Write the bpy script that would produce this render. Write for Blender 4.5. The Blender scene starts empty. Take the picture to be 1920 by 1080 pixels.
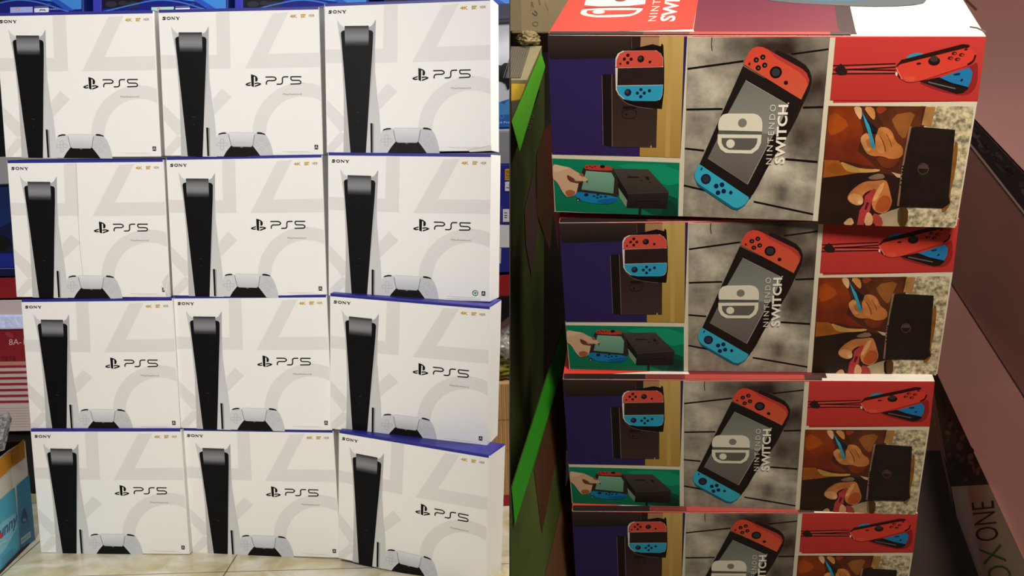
import bpy, bmesh, math, random
import numpy as np
from mathutils import Matrix, Vector, noise
from mathutils.geometry import tessellate_polygon
random.seed(7)
sc = bpy.context.scene

# ------------------------------------------------------------------ camera, world, lights, exposure
F = 2058.75                 # focal length in pixels of the 1920 wide frame
TH, RO, HC = 0.14479, -0.02884, 1.13250
def Rx(a): c, s = math.cos(a), math.sin(a); return np.array([[1,0,0],[0,c,-s],[0,s,c]])
def Ry(a): c, s = math.cos(a), math.sin(a); return np.array([[c,0,s],[0,1,0],[-s,0,c]])
def Rz(a): c, s = math.cos(a), math.sin(a); return np.array([[c,-s,0],[s,c,0],[0,0,1]])
_c, _s = math.cos(TH), math.sin(TH)
PI_ = np.array([[1,0,0],[0,_c,-_s],[0,_s,_c]])           # world -> camera (x right, y forward, z up)
_c, _s = math.cos(RO), math.sin(RO)
RC = np.array([[_c,0,_s],[0,1,0],[-_s,0,_c]]) @ PI_
CW = RC.T                                                # camera axes -> world
CAM = np.array([0, 0, HC])
cd = bpy.data.cameras.new('camera'); cam = bpy.data.objects.new('camera', cd)
sc.collection.objects.link(cam); sc.camera = cam
cd.sensor_fit = 'HORIZONTAL'; cd.sensor_width = 36.0; cd.lens = F*36.0/1920
cd.clip_start = 0.05; cd.clip_end = 50
rx, fw, up = CW @ [1,0,0], CW @ [0,1,0], CW @ [0,0,1]
M = Matrix(((rx[0], up[0], -fw[0], 0), (rx[1], up[1], -fw[1], 0), (rx[2], up[2], -fw[2], HC), (0,0,0,1)))
cam.matrix_world = M

w = bpy.data.worlds.new('world'); sc.world = w; w.use_nodes = True
w.node_tree.nodes['Background'].inputs[0].default_value = (1.0, .93, .86, 1)
w.node_tree.nodes['Background'].inputs[1].default_value = 0.035
sc.view_settings.view_transform = 'Standard'; sc.view_settings.look = 'None'
sc.view_settings.exposure = 0.0; sc.view_settings.gamma = 1.0; sc.view_settings.use_curve_mapping = False

def area(name, loc, target, size, power, col, sy=None, spread=math.pi):
    l = bpy.data.lights.new(name, 'AREA'); l.energy = power; l.color = col
    l.shape = 'RECTANGLE'; l.size = size; l.size_y = sy or size; l.spread = spread
    o = bpy.data.objects.new(name, l); sc.collection.objects.link(o); o.location = loc
    o.rotation_euler = (Vector(target)-Vector(loc)).to_track_quat('-Z', 'Y').to_euler()
    return o
def c2w(x, y, z): return CAM + CW @ np.array([x, y, z])
area('ceiling_lamp_left_bay', (-1.0, 0.25, 2.25), (-.75, 2.8, .6), .9, 30, (1, .975, .97), .5)
def spot(name, loc, target, power, col, ang, blend, rad):
    l = bpy.data.lights.new(name, 'SPOT'); l.energy = power; l.color = col; l.spot_size = math.radians(ang); l.spot_blend = blend; l.shadow_soft_size = rad
    o = bpy.data.objects.new(name, l); sc.collection.objects.link(o); o.location = loc
    o.rotation_euler = (Vector(target)-Vector(loc)).to_track_quat('-Z', 'Y').to_euler()
spot('added_spot_left_columns', (-.75, .2, 2.1), (-.98, 2.9, .85), 190, (1, .965, .92), 62, 1.0, .22)  # unseen spot, added so brightness falls off towards the right column
area('ceiling_lamp_over_shelf', (-.9, 3.1, 2.45), (-.9, 3.3, 0), 1.4, 10, (.9, .93, 1), .25)
area('added_side_light', (1.25, 2.75, 1.9), (-.3, 2.8, .8), .4, 34, (1, .95, .9))  # unseen light, added to brighten the right-hand side faces of the white cartons
area('booth_lamp', tuple(c2w(.30, .12, .55)), tuple(c2w(.24, 1.02, -.10)), .22, 13.8, (1, .87, .72), .22)

area('added_fill_left_gap', tuple(c2w(.10, 1.30, .95)), tuple(c2w(.08, 1.36, -.3)), .12, 1.9, (1, .9, .78))  # unseen fill, added to lift the dark gap left of the red stack
area('added_fill_right_gap', tuple(c2w(.44, 1.12, .85)), tuple(c2w(.52, 1.25, -.3)), .12, 3.8, (1, .88, .82))  # unseen fill, added to brighten the gap and spine right of the stack
# ------------------------------------------------------------------ helpers
def lin(h):
    h = h.lstrip('#'); v = [int(h[i:i+2], 16)/255 for i in (0, 2, 4)]
    return tuple((x/12.92 if x <= .04045 else ((x+.055)/1.055)**2.4) for x in v)
def mat(name, col=None, rough=.5, attr=False, mottle=None, metal=0, spec=.4, bump=None, coat=0):
    m = bpy.data.materials.new(name); m.use_nodes = True
    nt = m.node_tree; b = nt.nodes['Principled BSDF']
    b.inputs['Roughness'].default_value = rough; b.inputs['Metallic'].default_value = metal
    b.inputs['Specular IOR Level'].default_value = spec
    b.inputs['Coat Weight'].default_value = coat
    src = None
    if attr:
        a = nt.nodes.new('ShaderNodeAttribute'); a.attribute_name = 'ink'; src = a.outputs['Color']
    else: b.inputs['Base Color'].default_value = (*lin(col), 1)
    if mottle or bump: tc = nt.nodes.new('ShaderNodeTexCoord')
    if mottle:
        sc_, lo, hi, det = mottle
        n = nt.nodes.new('ShaderNodeTexNoise'); n.inputs['Scale'].default_value = sc_; n.inputs['Detail'].default_value = det
        n.inputs['Roughness'].default_value = .62
        nt.links.new(tc.outputs['Object'], n.inputs['Vector'])
        r = nt.nodes.new('ShaderNodeMapRange'); r.inputs[1].default_value = .38; r.inputs[2].default_value = .62
        r.inputs[3].default_value = lo; r.inputs[4].default_value = hi
        nt.links.new(n.outputs['Fac'], r.inputs[0])
        mx = nt.nodes.new('ShaderNodeVectorMath'); mx.operation = 'SCALE'
        if src: nt.links.new(src, mx.inputs[0])
        else: mx.inputs[0].default_value = lin(col)
        nt.links.new(r.outputs[0], mx.inputs['Scale']); src = mx.outputs[0]
    if src: nt.links.new(src, b.inputs['Base Color'])
    if bump:
        n = nt.nodes.new('ShaderNodeTexNoise'); n.inputs['Scale'].default_value = bump[0]; n.inputs['Detail'].default_value = 4
        nt.links.new(tc.outputs['Object'], n.inputs['Vector'])
        bp = nt.nodes.new('ShaderNodeBump'); bp.inputs['Strength'].default_value = bump[1]; bp.inputs['Distance'].default_value = .01
        nt.links.new(n.outputs['Fac'], bp.inputs['Height']); nt.links.new(bp.outputs[0], b.inputs['Normal'])
    return m
PRINT = mat('printed_card', attr=True, rough=.42, spec=.35)
INK = mat('glossy_ink', attr=True, rough=.5, spec=.12)
WOODP = mat('printed_grunge', attr=True, rough=.5, mottle=(26, .55, 1.2, 7), spec=.2)
STRAWP = mat('printed_straw', attr=True, rough=.5, mottle=(170, .3, 1.25, 6), spec=.2)
SOFTP = mat('printed_soft', attr=True, rough=.5, mottle=(30, .72, 1.2, 3), spec=.2)

class MB:
    def __init__(s): s.v = []; s.f = []; s.c = []
    def face(s, pts, cols):
        n = len(s.v); s.v += [tuple(p) for p in pts]; s.f.append(list(range(n, n+len(pts))))
        s.c += [cols]*len(pts) if isinstance(cols, tuple) else list(cols)
    def build(s, name, m, parent=None, weld=False):
        me = bpy.data.meshes.new(name); me.from_pydata(s.v, [], s.f)
        if s.c:
            a = me.color_attributes.new('ink', 'FLOAT_COLOR', 'CORNER')
            a.data.foreach_set('color', [x for c in s.c for x in (*c, 1.0)])
        me.materials.append(m); o = bpy.data.objects.new(name, me); sc.collection.objects.link(o)
        if parent: o.parent = parent
        return o
def empty(name, mtx=None):
    o = bpy.data.objects.new(name, None); sc.collection.objects.link(o); o.empty_display_size = .05
    if mtx is not None: o.matrix_world = mtx
    return o
def tag(o, label, cat, group=None, kind=None):
    o['label'] = label
    if cat: o['category'] = cat
    if group: o['group'] = group
    if kind: o['kind'] = kind
    return o
def struct(o): o['kind'] = 'structure'; return o
def bm_obj(name, bm, m, parent=None, smooth=False):
    me = bpy.data.meshes.new(name); bmesh.ops.recalc_face_normals(bm, faces=bm.faces); bm.to_mesh(me); bm.free()
    for mm in (m if isinstance(m, list) else [m]): me.materials.append(mm)
    if smooth:
        for p in me.polygons: p.use_smooth = True
    o = bpy.data.objects.new(name, me); sc.collection.objects.link(o)
    if parent: o.parent = parent
    return o
def hull(pts, bevel=0, seg=2):
    bm = bmesh.new(); vs = [bm.verts.new(tuple(p)) for p in pts]
    r = bmesh.ops.convex_hull(bm, input=vs)
    junk = [e for e in r['geom_interior']+r['geom_unused'] if isinstance(e, bmesh.types.BMVert) and e.is_valid]
    if junk: bmesh.ops.delete(bm, geom=list(set(junk)), context='VERTS')
    bmesh.ops.dissolve_limit(bm, angle_limit=.02, verts=bm.verts, edges=bm.edges)
    if bevel: bmesh.ops.bevel(bm, geom=list(bm.edges), offset=bevel, segments=seg, affect='EDGES', profile=.5)
    return bm
def pt(px, py, d):          # the place seen at this pixel, d metres in front of the lens
    return c2w((px-960)/F*d, d, (540-py)/F*d)
def floor_pt(px, py, z=0):
    r = CW @ np.array([(px-960)/F, 1, (540-py)/F]); t = (z-HC)/r[2]; return CAM + r*t
def homog(src, dst):
    A = []
    for (x, y), (u, v) in zip(src, dst):
        A += [[x,y,1,0,0,0,-u*x,-u*y,-u], [0,0,0,x,y,1,-v*x,-v*y,-v]]
    h = np.linalg.svd(np.array(A))[2][-1].reshape(3, 3)
    def f(x, y):
        q = h @ np.array([x, y, 1]); return q[0]/q[2], q[1]/q[2]
    return f
def chaikin(p, n=2):
    for _ in range(n):
        q = []
        for i in range(len(p)):
            a, b = np.array(p[i], float), np.array(p[(i+1) % len(p)], float)
            q += [tuple(a*.75+b*.25), tuple(a*.25+b*.75)]
        p = q
    return p
def circ(x, y, rx_, ry_=None, n=20, rot=0):
    ry_ = ry_ or rx_
    out = []
    for i in range(n):
        a = 2*math.pi*i/n; u, v = rx_*math.cos(a), ry_*math.sin(a)
        out.append((x+u*math.cos(rot)-v*math.sin(rot), y+u*math.sin(rot)+v*math.cos(rot)))
    return out
def cliprect(p, x0, y0, x1, y1):
    def clip(p, ins, cut):
        out = []
        for i in range(len(p)):
            a, b = p[i-1], p[i]
            if ins(a) != ins(b): out.append(cut(a, b))
            if ins(b): out.append(b)
        return out
    def cx(X): return lambda a, b: (X, a[1]+(b[1]-a[1])*(X-a[0])/(b[0]-a[0]))
    def cy(Y): return lambda a, b: (a[0]+(b[0]-a[0])*(Y-a[1])/(b[1]-a[1]), Y)
    for ins, cut in ((lambda q: q[0] >= x0, cx(x0)), (lambda q: q[0] <= x1, cx(x1)), (lambda q: q[1] >= y0, cy(y0)), (lambda q: q[1] <= y1, cy(y1))):
        if p: p = clip(p, ins, cut)
    return p
_tcache = {}
def text_mesh(s, bold=0, spacing=1.0, shear=0):
    key = (s, bold, spacing, shear)
    if key in _tcache: return _tcache[key]
    cu = bpy.data.curves.new('t', 'FONT'); cu.body = s; cu.size = 1; cu.offset = bold; cu.space_character = spacing; cu.shear = shear
    cu.resolution_u = 3
    o = bpy.data.objects.new('t', cu); sc.collection.objects.link(o)
    dg = bpy.context.evaluated_depsgraph_get(); me = o.evaluated_get(dg).to_mesh()
    v = [(q.co.x, q.co.y) for q in me.vertices]; f = [list(p.vertices) for p in me.polygons]
    o.evaluated_get(dg).to_mesh_clear(); bpy.data.objects.remove(o); bpy.data.curves.remove(cu)
    xs = [q[0] for q in v]; ys = [q[1] for q in v]
    x0, x1, y0, y1 = min(xs), max(xs), min(ys), max(ys)
    v = [((a-x0)/(x1-x0), (b-y0)/(y1-y0)) for a, b in v]
    _tcache[key] = (v, f); return v, f
class Art:
    """printed picture: polygons in a source frame, mapped by `to3` onto a face, layer by layer"""
    def __init__(s, to3, step=.00007, base=.0004): s.mb = MB(); s.to3 = to3; s.step = step; s.n = 0; s.base = base
    def _z(s, L):
        s.n += 1
        return s.base + s.step*(L if L is not None else 0)
    def poly(s, pts, col, L=1, smooth=0, rect=None):
        if smooth: pts = chaikin(pts, smooth)
        if rect: pts = cliprect(pts, *rect)
        if len(pts) < 3: return
        grad = None
        if isinstance(col, tuple) and isinstance(col[0], str):   # vertical gradient of the printed ink (top, bottom)
            ys = [p[1] for p in pts]; lo, hi = min(ys), max(ys); a, b = lin(col[0]), lin(col[1])
            grad = lambda y: tuple(a[i]+(b[i]-a[i])*(y-lo)/(hi-lo+1e-9) for i in range(3))
        c = None if grad else lin(col)
        P = [s.to3(x, y, s.base+s.step*L) for x, y in pts]
        for t in tessellate_polygon([[Vector((x, y, 0)) for x, y in pts]]):
            s.mb.face([P[i] for i in t], [grad(pts[i][1]) for i in t] if grad else c)
    def band(s, top, bot, cols, L=1):
        """quad strip between two edges carrying several ink stops: cols = [(t, hex), ...]"""
        for (t0, c0), (t1, c1) in zip(cols, cols[1:]):
            q = []
            for (a, b, t) in ((top[0], bot[0], t0), (top[1], bot[1], t0), (top[1], bot[1], t1), (top[0], bot[0], t1)):
                q.append(s.to3(a[0]+(b[0]-a[0])*t, a[1]+(b[1]-a[1])*t, s.base+s.step*L))
            s.mb.face(q, [lin(c0), lin(c0), lin(c1), lin(c1)])
    def line(s, pts, wd, col, L=1, closed=False, smooth=0):
        if smooth: pts = chaikin(pts, smooth) if closed else [pts[0]]+chaikin(pts, smooth)[1:-2*smooth-1]+[pts[-1]] if False else pts
        pts = [np.array(p, float) for p in pts]
        n = len(pts); A, B = [], []
        for i in range(n):
            if closed: d1, d2 = pts[i]-pts[i-1], pts[(i+1) % n]-pts[i]
            else: d1 = pts[i]-pts[max(i-1, 0)]; d2 = pts[min(i+1, n-1)]-pts[i]
            if not d1.any(): d1 = d2
            if not d2.any(): d2 = d1
            d1 = d1/np.hypot(*d1); d2 = d2/np.hypot(*d2); m = d1+d2; m = m/(np.hypot(*m)+1e-9)
            k = wd/2/max(.45, float(m@d1)); nn = np.array([-m[1], m[0]])*k
            A.append(pts[i]+nn); B.append(pts[i]-nn)
        z = s.base+s.step*L; c = lin(col)
        for i in range(n if closed else n-1):
            j = (i+1) % n
            s.mb.face([s.to3(*A[i], z), s.to3(*A[j], z), s.to3(*B[j], z), s.to3(*B[i], z)], c)
    def text(s, t, p0, p1, p2, col, L=2, bold=0, spacing=1.0, shear=0):
        v, f = text_mesh(t, bold, spacing, shear)
        p0, p1, p2 = map(lambda q: np.array(q, float), (p0, p1, p2)); z = s.base+s.step*L; c = lin(col)
        P = [s.to3(*(p0+(p1-p0)*a+(p2-p0)*b), z) for a, b in v]
        for q in f: s.mb.face([P[i] for i in q], c)
    def done(s, name, m, parent): return s.mb.build(name, m, parent)
def arcpts(pts, n=6):   # rounded polyline: quadratic blend at inner vertices
    out = [pts[0]]
    for i in range(1, len(pts)-1):
        a, b, c = (np.array(q, float) for q in pts[i-1:i+2])
        r = min(np.hypot(*(b-a)), np.hypot(*(c-b)))*.5
        s_, e_ = b+(a-b)/np.hypot(*(a-b))*r, b+(c-b)/np.hypot(*(c-b))*r
        for k in range(n+1):
            t = k/n; out.append(tuple((1-t)**2*s_+2*t*(1-t)*b+t*t*e_))
    out.append(pts[-1]); return out
def zoom(ox, oy, k): return lambda pts: [(ox+x/k, oy+y/k) for x, y in pts]

# ------------------------------------------------------------------ setting
def tile_mat():
    m = bpy.data.materials.new('cream_marble_tiles'); m.use_nodes = True; nt = m.node_tree; b = nt.nodes['Principled BSDF']
    b.inputs['Roughness'].default_value = .22
    tc = nt.nodes.new('ShaderNodeTexCoord')
    n = nt.nodes.new('ShaderNodeTexNoise'); n.inputs['Scale'].default_value = 9; n.inputs['Detail'].default_value = 5; n.inputs['Distortion'].default_value = .8
    nt.links.new(tc.outputs['Object'], n.inputs['Vector'])
    r = nt.nodes.new('ShaderNodeValToRGB'); r.color_ramp.elements[0].position = .36; r.color_ramp.elements[1].position = .62
    r.color_ramp.elements[0].color = (*lin('#c8b98c'), 1); r.color_ramp.elements[1].color = (*lin('#ebe6cf'), 1)
    nt.links.new(n.outputs['Fac'], r.inputs[0])
    mp = nt.nodes.new('ShaderNodeMapping'); nt.links.new(tc.outputs['Object'], mp.inputs[0])
    mp.inputs['Rotation'].default_value = (0, 0, math.radians(0)); mp.inputs['Location'].default_value = TILE_OFF
    br = nt.nodes.new('ShaderNodeTexBrick'); br.offset = 0; br.inputs['Scale'].default_value = 1
    br.inputs['Brick Width'].default_value = .6; br.inputs['Row Height'].default_value = .6; br.inputs['Mortar Size'].default_value = .0022
    br.inputs['Mortar'].default_value = (*lin('#7c7256'), 1)
    nt.links.new(mp.outputs[0], br.inputs['Vector']); nt.links.new(r.outputs[0], br.inputs['Color1']); nt.links.new(r.outputs[0], br.inputs['Color2'])
    nt.links.new(br.outputs['Color'], b.inputs['Base Color'])
    return m
TILE_OFF = (0, 0, 0)
_fa, _fb = floor_pt(443, 1042), floor_pt(437, 1080)
def slab(name, lo, hi, m, parent=None):
    bm = hull([(x, y, z) for x in (lo[0], hi[0]) for y in (lo[1], hi[1]) for z in (lo[2], hi[2])])
    return bm_obj(name, bm, m, parent)
TILE_OFF = (-_fa[0]+.6*3, .25, 0)
struct(slab('floor', (-3, -.4, -.05), (2.4, 4.6, 0), tile_mat()))
WALLM = mat('painted_plaster', '#8c8884', .8)
DARKM = mat('dark_laminate', '#141416', .6)
struct(slab('wall_back', (-3, 4.3, 0), (2.4, 4.36, 3), WALLM))
struct(slab('wall_left', (-3.06, -.4, 0), (-3, 4.36, 3), WALLM))
struct(slab('ceiling', (-3.06, -.4, 3), (2.4, 4.36, 3.05), WALLM))
# added: thin sheet in the camera plane and back board, blocking light between bays
def cambox(x0, x1, y0, y1, z0, z1): return [c2w(x, y, z) for x in (x0, x1) for y in (y0, y1) for z in (z0, z1)]
k_ = -4/F
def sheet(y0, y1, z0, z1, th):
    return [c2w(k_*y+s*th/2, y, z) for y in (y0, y1) for z in (z0, z1) for s in (-1, 1)]
struct(bm_obj('wall_added_light_divider', hull(sheet(.5, 2.3, -1.2, 1.3, .0005)), mat('black_sheet', '#1a1815', .8)))
BROWN = mat('brown_board', '#2b2019', .8)
struct(bm_obj('wall_added_light_shield', hull([c2w(k_*2.3, 2.3, z) for z in (-1.2, 1.3)]+[c2w(1.4, 2.3, z) for z in (-1.2, 1.3)]+[c2w(k_*2.3, 2.33, z) for z in (-1.2, 1.3)]+[c2w(1.4, 2.33, z) for z in (-1.2, 1.3)]), BROWN))  # added board that keeps the side light off the red stack

# ------------------------------------------------------------------ white console cartons
W, H, T, D = .43, 0.36594, .0082, .10
HF = [1.03016, 1.00937, 0.99139, 0.96909]       # cartons lower in the pile are pressed a little flatter
PL = [-1.12619, 2.93183, 0.00058, -0.09796, -0.00330, 0.02086, -0.69046, 2.88381, -0.00684, -0.13243, -0.01946, 0.02089, -0.25249, 2.79046, -0.00767, -0.17994, -0.06933, 0.01342,
 -1.12801, 2.92585, -0.00457, -0.08572, -0.01295, 0.01755, -0.69557, 2.87141, -0.00554, -0.16404, -0.03434, 0.00827, -0.26564, 2.76405, -0.00863, -0.21790, -0.04571, 0.03227,
 -1.12171, 2.91388, -0.00670, -0.11545, -0.03199, 0.00056, -0.69612, 2.85642, -0.00158, -0.17599, -0.04424, -0.00583, -0.28150, 2.74272, -0.00381, -0.27112, 0.01792, 0.06369,
 -1.11787, 2.89914, -0.00267, -0.10736, -0.01728, -0.00171, -0.69093, 2.85348, 0.00185, -0.19065, -0.01357, -0.01096, -0.28566, 2.70114, 0.00087, -0.40080, 0.00061, 0.06586]
HP = homog([(312,301),(608,295.6),(609.4,551.6),(323,557)], [(-W/2,H-T),(W/2,H-T),(W/2,0),(-W/2,0)])
def onface(hm):
    def f(x, y, e):
        u, v = hm(x, y); return (u, -e, v)
    return f
p5 = onface(HP)
Z2 = zoom(300, 285, 3.788); Z6 = zoom(315, 290, 9); Z7 = zoom(380, 480, 10.667); Z8 = zoom(450, 390, 12)
BLUE = lin('#2b2a86')
GREY = '#dfdcd9'; CARD = '#eeece8'
def carton_body():
    """white sleeve with the pale grey ground pattern, blue lid and blue bottom flap"""
    bm = hull([(x, y, z) for x in (-W/2, W/2) for y in (0, D) for z in (.0006, H-.0004)], .0022, 2)
    me = bpy.data.meshes.new('sleeve'); bm.to_mesh(me); bm.free()
    a = me.color_attributes.new('ink', 'FLOAT_COLOR', 'CORNER')
    wht = lin('#f0eeea'); fr = lin(CARD); buf = []
    for p in me.polygons:
        c = BLUE if abs(p.normal.z) > .8 else (fr if p.normal.y < -.8 else wht)
        if p.normal.z > .3: c = BLUE
        for _ in p.loop_indices: buf += [*c, 1]
    a.data.foreach_set('color', buf); me.materials.append(PRINT)
    # ground pattern: the geometric marks, printed on the front
    def pc(x, y, e):
        u, _, v = p5(x, y, e); return (max(-W/2+.0025, min(W/2-.0025, u)), -e, max(.002, min(H-T, v)))
    A = Art(pc, base=.00012, step=.00006)
    R = (20, 40, 1200, 1040)
    A.mb.face([(-W/2+.002, -.0002, H-T), (W/2-.002, -.0002, H-T), (W/2-.002, -.0002, H-.002), (-W/2+.002, -.0002, H-.002)], BLUE)
    def g(p, L=1, col=GREY): A.poly(Z2(cliprect(p, *R)), col, L)
    g([(455,58),(548,54),(551,438),(455,440)]); g([(48,350),(455,348),(455,440),(52,440)])
    g([(848,66),(955,58),(810,340),(700,345)]); g([(700,345),(810,340),(1170,330),(1170,426),(650,438)])
    g([(425,645),(490,572),(555,630),(430,755)])
    g([(60,680),(200,795),(200,880),(176,893),(66,790)]); g([(176,893),(215,905),(215,940),(130,1028),(92,1028),(90,985)])
    prev = None
    for i in range(-58, 185, 5):
        q = math.radians(i); o = (1045+350*math.cos(q), 880-350*math.sin(q)); n_ = (1045+258*math.cos(q), 880-258*math.sin(q))
        if prev: g([prev[0], o, n_, prev[1]])
        prev = (o, n_)
    off = len(me.vertices); v = [tuple(x.co) for x in me.vertices]+A.mb.v
    f = [list(p.vertices) for p in me.polygons]+[[i+off for i in q] for q in A.mb.f]
    m2 = bpy.data.meshes.new('sleeve'); m2.from_pydata(v, [], f)
    a = m2.color_attributes.new('ink', 'FLOAT_COLOR', 'CORNER'); a.data.foreach_set('color', buf+[x for c in A.mb.c for x in (*c, 1.0)])
    m2.materials.append(PRINT); return m2
def console_print():
    A = Art(p5)
    A.poly(Z2([(137,152),(160,185),(192,208),(192,226),(166,237),(250,1028),(202,1028),(200,840),(194,640),(182,480),(168,330),(150,225)]), '#b9b7b6', 2)
    A.poly(Z2([(137,152),(160,185),(192,208),(192,226),(166,237),(158,245)]), '#c9c8c9', 3)
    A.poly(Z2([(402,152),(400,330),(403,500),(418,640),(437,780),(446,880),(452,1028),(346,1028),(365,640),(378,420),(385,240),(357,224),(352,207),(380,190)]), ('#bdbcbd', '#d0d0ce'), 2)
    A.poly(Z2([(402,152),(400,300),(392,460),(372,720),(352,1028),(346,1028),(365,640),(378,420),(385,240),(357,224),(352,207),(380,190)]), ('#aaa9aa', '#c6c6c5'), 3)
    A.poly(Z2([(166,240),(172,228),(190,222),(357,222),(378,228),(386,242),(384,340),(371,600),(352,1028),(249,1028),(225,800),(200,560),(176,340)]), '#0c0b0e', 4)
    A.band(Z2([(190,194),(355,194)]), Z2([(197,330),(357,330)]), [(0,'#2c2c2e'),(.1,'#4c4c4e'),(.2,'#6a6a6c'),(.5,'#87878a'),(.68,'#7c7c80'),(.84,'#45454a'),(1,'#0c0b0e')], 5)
    A.poly(Z2([(283,762),(302,766),(302,770),(283,766)]), '#37373a', 5)
    A.poly(Z2([(288,812),(296,812),(296,822),(288,822)]), '#232326', 5)
    A.poly(Z7([(212,272),(252,272),(264,806),(228,806)]), '#070707', 5)
    A.poly(Z7([(250,275),(280,282),(286,806),(262,806)]), '#9b9a98', 5)
    return A
def controller_print():
    A = Art(p5)
    A.poly(Z7([(372,806),(378,700),(392,560),(415,450),(445,400),(520,378),(610,362),(650,375),(660,352),(1145,352),(1155,375),(1200,362),(1300,378),(1365,398),(1410,460),(1455,570),(1485,680),(1505,806)]), '#cfced0', 6)
    A.poly(Z7([(1150,375),(1200,362),(1300,378),(1365,398),(1410,460),(1455,570),(1485,680),(1505,806),(1262,806),(1200,715),(1118,605)]), '#c4c5c8', 7)
    A.poly(Z7([(690,605),(730,622),(1080,622),(1115,605),(1200,712),(1270,806),(545,806),(600,715)]), '#15110f', 8)
    A.poly(Z7([(655,368),(1145,368),(1116,585),(1104,608),(1085,618),(722,618),(700,606),(690,585)]), ('#dddddf', '#bcbcc0'), 9)
    for pth in ([(648,395),(668,500),(690,592),(730,626)], [(1147,395),(1130,500),(1116,592),(1080,626)]): A.line(Z7(pth), .75, '#4b4948', 10)
    A.poly(Z7([(440,408),(465,378),(530,358),(590,358),(603,372),(590,384),(530,388)]), '#191615', 9)
    A.poly(Z7([(1193,355),(1210,345),(1270,348),(1335,368),(1362,398),(1300,386),(1200,377)]), '#191615', 9)
    cc = '#a3a1a0'
    for (x, y, a_, b_) in ((522,520,32,40),(522,650,32,38),(455,585,38,30),(590,580,40,30)): A.line(Z7(chaikin([(x-a_,y-b_),(x+a_,y-b_),(x+a_,y+b_),(x-a_,y+b_)],2)), .6, cc, 9, True)
    for (x, y) in ((1190,572),(1368,572),(1278,492),(1280,655)): A.line(Z7(circ(x,y,36)), .6, '#aeb0b2', 9, True)
    A.line(Z7([(870,622),(895,640),(925,622)]), .8, '#8a8786', 10)
    return A
def logo_print():
    A = Art(p5); k = '#120d0c'
    A.poly(Z8([(390,250),(462,268),(452,300),(452,522),(398,502)]), k, 3)
    A.poly(Z8([(440,262),(490,280),(525,308),(538,345),(530,388),(508,406),(482,402),(482,312),(474,300),(440,296)]), k, 3)
    A.poly(Z8([(382,415),(382,440),(330,458),(316,468),(330,474),(382,466),(382,490),(330,499),(288,488),(264,468),(290,444)]), k, 3)
    A.poly(Z8([(466,432),(540,424),(600,440),(612,456),(590,476),(470,520),(470,492),(545,465),(556,454),(540,448),(466,462)]), k, 3)
    return A
def letters_print():
    A = Art(p5); k = '#120d0c'
    for pth in ([(705,308),(895,304),(945,342),(905,382),(755,384),(724,412),(724,468)], [(945,458),(1040,456),(1072,430),(1072,326),(1100,302),(1202,299)], [(1482,296),(1255,298),(1258,350),(1275,374),(1440,374),(1478,408),(1455,446),(1242,454)]):
        A.line(Z8(arcpts(pth)), 26/12, k, 3)
    A.poly(Z8(circ(1520,438,9)), '#b3ada6', 3)
    return A
def caption_print():
    A = Art(p5); A.text('PlayStation5', *Z8([(1080,692),(1492,690),(1080,650)]), '#9d9993', 3, bold=.015); return A
def wordmark_print():
    A = Art(p5); k = '#15110f'
    z = Z6
    # S
    A.line(z(arcpts([(100,178),(75,166),(52,178),(72,188),(98,198),(80,212),(50,206)])), 1.7, k, 3)
    A.line(z([(101,166),(101,182)]), .7, k, 3); A.line(z([(50,196),(50,212)]), .7, k, 3)
    A.line(z(circ(152,188,28,20)), 1.45, k, 3, True)
    A.line(z([(205,168),(205,209)]), .8, k, 3); A.line(z([(203,168),(252,208)]), 1.8, k, 3); A.line(z([(252,168),(252,209)]), .8, k, 3)
    for x in (205, 252): A.line(z([(x-12,167),(x+8,167)]), .7, k, 3)
    A.line(z([(194,210),(216,210)]), .7, k, 3)
    A.line(z([(280,168),(306,192)]), 1.8, k, 3); A.line(z([(328,168),(306,192)]), 1.0, k, 3); A.line(z([(306,190),(306,210)]), 1.8, k, 3)
    A.line(z([(270,167),(294,167)]), .7, k, 3); A.line(z([(318,167),(338,167)]), .7, k, 3); A.line(z([(292,211),(320,211)]), .7, k, 3)
    return A
def badge_print():
    A = Art(p5); g = '#c49a2c'
    A.text('4K', *Z2([(966,97),(1016,96),(966,76)]), g, 3, bold=.03)
    A.poly(Z2([(1040,73),(1074,72),(1074,79),(1040,80)]), g, 3); A.text('8K', *Z2([(1040,97),(1074,96),(1040,82)]), g, 3, bold=.03)
    A.text('HDR', *Z2([(1096,91),(1134,90),(1096,74)]), '#a68a3c', 3, bold=.02)
    return A
def smallprint(kind):
    A = Art(p5)
    A.line(Z2([(890,987),(1080,985)]), .35, '#b5b0a8', 3)
    A.line(Z2([(930,993),(1110,991)]), .25, '#c9c4bc', 3)
    if kind != 'plain':
        A.poly(Z2([(1116,940),(1140,940),(1140,970),(1116,970)]), '#2a2624', 3)
        A.text('A', *Z2([(1120,964),(1136,964),(1120,944)]), '#e8e4de', 4)
    if kind == 'green':
        A.line(Z2(circ(1074,955,17,17)), 1.4, '#3d7a42', 4, True); A.poly(Z2([(1062,948),(1086,948),(1074,966)]), '#6c9a60', 4)
        A.line(Z2([(890,1001),(1110,999)]), .5, '#a5a19b', 3)
    return A
SLEEVE = carton_body()
_pr = {}
def part_mesh(name, A, m):
    if name not in _pr:
        o = A().mb.build(name, m); _pr[name] = o.data; bpy.data.objects.remove(o)
    return _pr[name]
def place(name, me, parent):
    o = bpy.data.objects.new(name, me); sc.collection.objects.link(o); o.parent = parent; return o
cols_ = ['leftmost', 'middle', 'rightmost']; rows_ = ['top row', 'second row from the top', 'third row from the top', 'bottom row']
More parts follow.
